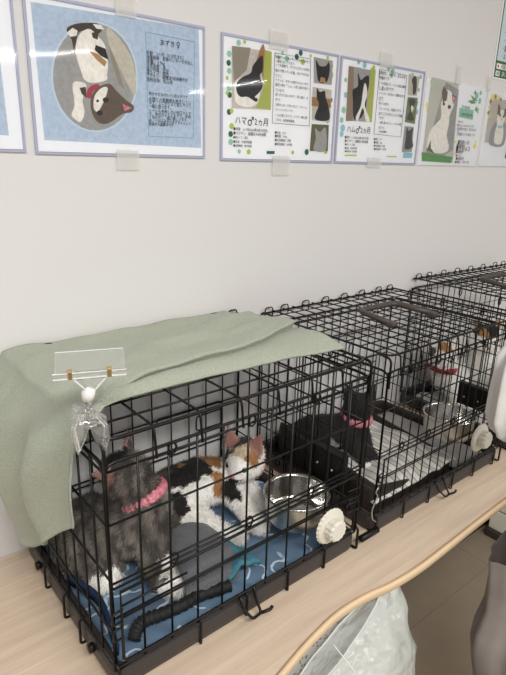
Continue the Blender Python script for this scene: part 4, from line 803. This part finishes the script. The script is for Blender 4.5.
o = kitten('kitten', 'grey tabby kitten with a pink collar sitting at the left of the nearest crate', ch_, he, tabf)
fur_coat(o, (-.45, .15, -.8), .010, 30000, .0008, bare=[((.016, -.158, .951), .020)])
face(o, HP, hf)
collar(o, (.082, -.180, .896), (-.30, .45, .85), .037)
# calico: half lying, looking left
cf = Vector((-.86, -.42, -.15)); cu = Vector((-.05, -.05, 1))
cc_ = (.306, -.165, .882)
hc, he, HP, hf, hs_, hu = head(cc_, cf, cu, 1.0)
ch_ = [[(.160, -.092, .805, .040), (.19, -.100, .820, .052), (.235, -.115, .830, .052), (.275, -.135, .835, .044), (.305, -.148, .846, .035), (.316, -.156, .866, .028)],
       [(.17, -.120, .80, .036), (.200, -.165, .792, .024), (.215, -.205, .787, .0165), (.226, -.235, .785, .0145), (.236, -.246, .786, .016)],
       [(.285, -.165, .815, .026), (.286, -.20, .802, .019), (.276, -.232, .791, .0155), (.282, -.250, .790, .017)],
       [(.31, -.155, .82, .024), (.322, -.185, .80, .017), (.322, -.205, .792, .0145)],
       [(.15, -.08, .79, .014), (.12, -.09, .785, .012), (.105, -.12, .783, .010)]] + hc
calf = patches(WHITE, [((.225, -.09, .868), (.085, .06, .036), BLACK), ((.150, -.085, .83), (.045, .05, .06), srgb(84, 76, 68)), ((.160, -.135, .80), (.035, .03, .045), srgb(96, 88, 80)), ((.172, -.15, .83), (.018, .03, .02), BLACK), ((.262, -.115, .878), (.020, .04, .018), ORANGE), ((.246, -.165, .85), (.012, .03, .026), ORANGE), ((.268, -.178, .838), (.016, .025, .022), BLACK),
                    ((.205, -.09, .885), (.022, .03, .012), ORANGE), ((.20, -.15, .80), (.012, .02, .012), BLACK),
                    (HP(.0, 0, .026), .026, CREAM), (HP(-.012, .012, .020), .026, DKGREY), (HP(.005, -.020, .012), .016, ORANGE), (HP(.006, .022, .010), .014, BLACK), (HP(-.005, .028, .04), .018, DKGREY), (HP(-.005, -.028, .045), .020, ORANGE)],
            inner=[(HP(-.002, .025, .036), .021, hf), (HP(-.002, -.025, .036), .021, hf)])
o = kitten('kitten', 'calico kitten with a pink collar lying in the middle of the nearest crate', ch_, he, calf)
fur_coat(o, (-.6, .3, -.6), .0075, 26000, .0007, bare=[(HP(.02, 0, 0), .026), (HP(-.002, -.025, .036), .019), (HP(-.002, .025, .036), .019)])
face(o, HP, hf, 1)
collar(o, (.316, -.157, .862), (-.05, -.05, 1), .033)
# black kitten in the middle crate
hc, he, HP, hf, hs_, hu = head((.640, -.165, .905), (.5, .7, .05), (0, 0, 1), .9)
ch_ = [[(.530, -.085, .818, .040), (.56, -.105, .832, .048), (.60, -.135, .84, .043), (.63, -.16, .85, .036), (.64, -.165, .88, .028)],
       [(.640, -.185, .84, .020), (.632, -.21, .81, .016), (.628, -.235, .798, .014)], [(.61, -.18, .84, .020), (.60, -.21, .81, .016), (.598, -.235, .798, .014)],
       [(.545, -.13, .812, .028), (.56, -.17, .80, .016)]] + hc
o = kitten('kitten', 'black kitten with white feet and a pink collar in the middle crate', ch_, he,
    patches(BLACK, [((.628, -.248, .79), .018, WHITE), ((.598, -.248, .79), .018, WHITE), ((.535, -.15, .81), (.020, .03, .03), srgb(130, 126, 122)), ((.565, -.16, .82), (.016, .03, .024), srgb(160, 156, 152))]))
fur_coat(o, (-.6, .3, -.6), .007, 9000, .0008)
face(o, HP, hf); collar(o, (.638, -.165, .876), (.05, -.1, 1), .030)
# two kittens in the farthest crate
hc, he, HP, hf, hs_, hu = head((1.088, -.095, .912), (-.7, -.6, -.15), (0, 0, 1), 1.0)
ch_ = [[(1.165, -.085, .83, .052), (1.14, -.10, .84, .055), (1.11, -.105, .850, .048), (1.092, -.098, .88, .033)], [(1.11, -.14, .84, .022), (1.10, -.17, .81, .016), (1.09, -.18, .798, .015)], [(1.08, -.13, .84, .022), (1.07, -.16, .81, .016), (1.06, -.17, .798, .015)]] + hc
o = kitten('kitten', 'white and orange kitten with a red collar in the farthest crate, the lower one', ch_, he,
    patches(WHITE, [(HP(.0, 0, .026), (.016, .03, .02), ORANGE), (HP(0, .024, .012), .018, srgb(110, 100, 88)), (HP(.02, -.016, .004), .010, BLACK), ((1.165, -.07, .88), (.03, .03, .02), ORANGE), ((1.075, -.05, .84), (.02, .03, .02), DKGREY)]), voxel=.004)
fur_coat(o, (-.6, .3, -.6), .007, 8000, .0009)
face(o, HP, hf); collar(o, (1.09, -.098, .880), (.1, -.05, 1), .036, 'red_collar', False)
hc, he, HP, hf, hs_, hu = head((1.175, -.165, .968), (-.65, -.7, -.1), (0, 0, 1), 1.0)
ch_ = [[(1.235, -.14, .835, .056), (1.215, -.16, .87, .056), (1.195, -.17, .91, .045), (1.18, -.165, .94, .032)], [(1.19, -.205, .87, .024), (1.18, -.235, .83, .018), (1.175, -.245, .798, .016)], [(1.225, -.215, .87, .024), (1.23, -.235, .83, .018), (1.225, -.245, .798, .016)]] + hc
o = kitten('kitten', 'white, black and orange kitten sitting upright in the farthest crate, the taller one', ch_, he,
    patches(WHITE, [(HP(-.004, 0, .024), (.035, .04, .024), BLACK), (HP(.016, .006, .018), (.012, .014, .016), ORANGE), (HP(-.006, .028, .044), .018, srgb(180, 150, 130)), (HP(-.006, -.028, .044), .018, srgb(190, 150, 120)), ((1.25, -.18, .87), (.026, .04, .05), BLACK)]), voxel=.004)
fur_coat(o, (-.6, .3, -.6), .007, 8000, .0009)
face(o, HP, hf, 1)

# ================================================================ RIGHT EDGE AND BELOW THE COUNTER
def loft(rings, capb=True, capt=True):
    bm = bmesh.new(); R = [[bm.verts.new(p) for p in r] for r in rings]; n = len(R[0])
    for A, B in zip(R, R[1:]):
        for k in range(n): bm.faces.new((A[k], A[(k+1) % n], B[(k+1) % n], B[k]))
    if capb: bm.faces.new(R[0][::-1])
    if capt: bm.faces.new(R[-1])
    return bm
def ring(cx, cy, rx, ry, z, n=88, wob=.0, ph=0, sq=1.0):
    out = []
    for k in range(n):
        a = 2*PI*k/n; c, s = math.cos(a), math.sin(a)
        c = math.copysign(abs(c)**sq, c); s = math.copysign(abs(s)**sq, s)
        q = 1+wob*math.sin(5*a+ph+z*3)+wob*.8*math.sin(9*a+z*4)+wob*.5*math.sin(14*a)
        out.append((cx+rx*c*q, cy+ry*s*q, z))
    return out
# pale garment hanging beside the counter
rk = thing('coat_stand', 'slim dark coat stand just outside the right of the photo', 'coat stand', (.80, -.62, 0))
bm = bmesh.new(); tube(bm, [(0, 0, .02), (0, 0, 1.55)], .011, 10)
obj('pole', bm, 'dark_plinth', rk, smooth=True)
bm = bmesh.new(); lathe(bm, [(.0005, .022), (.10, .018), (.13, .006), (.13, 0), (.0005, 0)], 32); obj('base', bm, 'dark_plinth', rk, smooth=True)
for nm, z, dx, dy in (('hook', 1.30, -.10, .09), ('hook', .92, -.10, .03)):
    bm = bmesh.new(); tube(bm, [(0, 0, z), (dx, dy, z), (dx*1.1, dy*1.1, z+.02)], .004, 8, rad=.008); obj(nm, bm, 'dark_plinth', rk, smooth=True)
rs = [ring(.70, -.50, .010, .008, .950, wob=.02), ring(.70, -.50, .050, .022, .960, wob=.10), ring(.70, -.505, .090, .034, .985, wob=.08), ring(.695, -.505, .107, .040, 1.02, wob=.075), ring(.695, -.505, .105, .040, 1.06, wob=.075), ring(.70, -.508, .112, .042, 1.10, wob=.075, ph=.3), ring(.705, -.51, .116, .042, 1.13, wob=.075), ring(.71, -.515, .098, .040, 1.155, wob=.08, ph=.5), ring(.71, -.52, .05, .030, 1.20, wob=.10), ring(.703, -.53, .012, .012, 1.25), ring(.703, -.535, .006, .006, 1.298)]
o = obj('pale_garment', loft(rs), 'pale_cloth', smooth=True); tag(o, 'pale grey cloth garment hanging at the right edge beside the crates', 'garment')
tb = thing('tote_bag', 'grey brown canvas tote bag hanging in front of the floor at the right edge', 'bag', (.715, -.56, .62))
def TR(z, l, r, ry, wob=.035): return ring((l+r)/2, 0, (r-l)/2, ry, z, wob=wob, sq=.85)
rs = [TR(-.30, -.045, .16, .03), TR(-.24, -.065, .17, .06), TR(-.17, -.085, .18, .07), TR(-.10, -.108, .185, .072), TR(-.06, -.108, .185, .07), TR(-.01, -.090, .18, .062), TR(.05, -.103, .175, .055), TR(.08, -.112, .17, .05), TR(.135, -.128, .165, .048)]
top = [(x, y, z - .020*max(0, math.sin((x+.12)*12))*(1 if y < 0 else .2)) for x, y, z in rs[-1]]; rs[-1] = top
inner = [(x*.985+.001, y*.93, z-.002) for x, y, z in top]; inner2 = [((x-.02)*.80+.02, y*.6, z-.06) for x, y, z in top]
obj('body', loft(rs, True, False), 'canvas', tb, smooth=True)
obj('lining', loft([top, inner, inner2], False, True), 'canvas_dark', tb, smooth=False)
bm = bmesh.new(); 
tube(bm, catmull([(-.09, -.02, .10), (-.075, -.03, .17), (-.03, -.01, .25), (-.008, -.028, .302)], 5), .006, 6); tube(bm, catmull([(.13, -.02, .10), (.10, -.03, .2), (.03, -.01, .27), (-.004, -.028, .302)], 5), .006, 6)
obj('strap', bm, 'canvas_dark', tb, smooth=True)
# speckled box with a clear plastic bag hanging in front of it
sb = obj('storage_box', bx((.20, -.385, 0), (.56, -.10, .64), .01), 'speckled'); tag(sb, 'grey speckled box under the counter behind the clear plastic bag', 'box')
def bagr(z, l, r, yb, yf_): 
    out = []
    for k in range(90):
        a = 2*PI*k/90; q = 1+.09*nz(math.cos(a)*2.6, math.sin(a)*2.6, z*9)+.035*math.sin(7*a+z*30)+.02*math.sin(15*a-z*40)
        out.append(((l+r)/2+(r-l)/2*math.cos(a)*q, (yb+yf_)/2+(yf_-yb)/2*math.sin(a)*q, z+.01*math.sin(3*a)))
    return out
pb = thing('plastic_bag', 'crumpled clear plastic bag hanging under the curved counter edge', 'bag', (0, 0, 0))
rs = [bagr(.12, .20, .38, -.41, -.50), bagr(.20, .20, .44, -.40, -.54), bagr(.30, .13, .465, -.395, -.56), bagr(.40, .11, .47, -.395, -.565), bagr(.50, .11, .475, -.395, -.55), bagr(.57, .12, .475, -.395, -.525), bagr(.63, .14, .47, -.395, -.49), bagr(.68, .16, .46, -.395, -.455), bagr(.712, .18, .45, -.398, -.435)]
rs = [[tuple(Vector(A).lerp(Vector(B), t/4) + (Vector(A)-Vector(((.33), -.46, A[2])))*.06*nz(A[0]*14, A[1]*14, (A[2]+(B[2]-A[2])*t/4)*16)) for A, B in zip(r0, r1)] for r0, r1 in zip(rs, rs[1:]) for t in range(4)] + [rs[-1]]
rs = [[(x, y, z - max(0, z-.40)*.42*max(0, .45-x)/.25 - .03*max(0, z-.6)/.11*(x < .44)) for x, y, z in r] for r in rs]
obj('film', loft(rs, True, False), 'bag_film', pb, smooth=True)
bm = bmesh.new(); tube(bm, [Vector(p) for p in rs[-1]], .0016, 5, closed=True); tube(bm, catmull([(.27, -.455, .69), (.29, -.50, .64), (.315, -.54, .56), (.30, -.565, .45)], 6), .0012, 5); obj('hem', bm, 'bag_hem', pb, smooth=True)
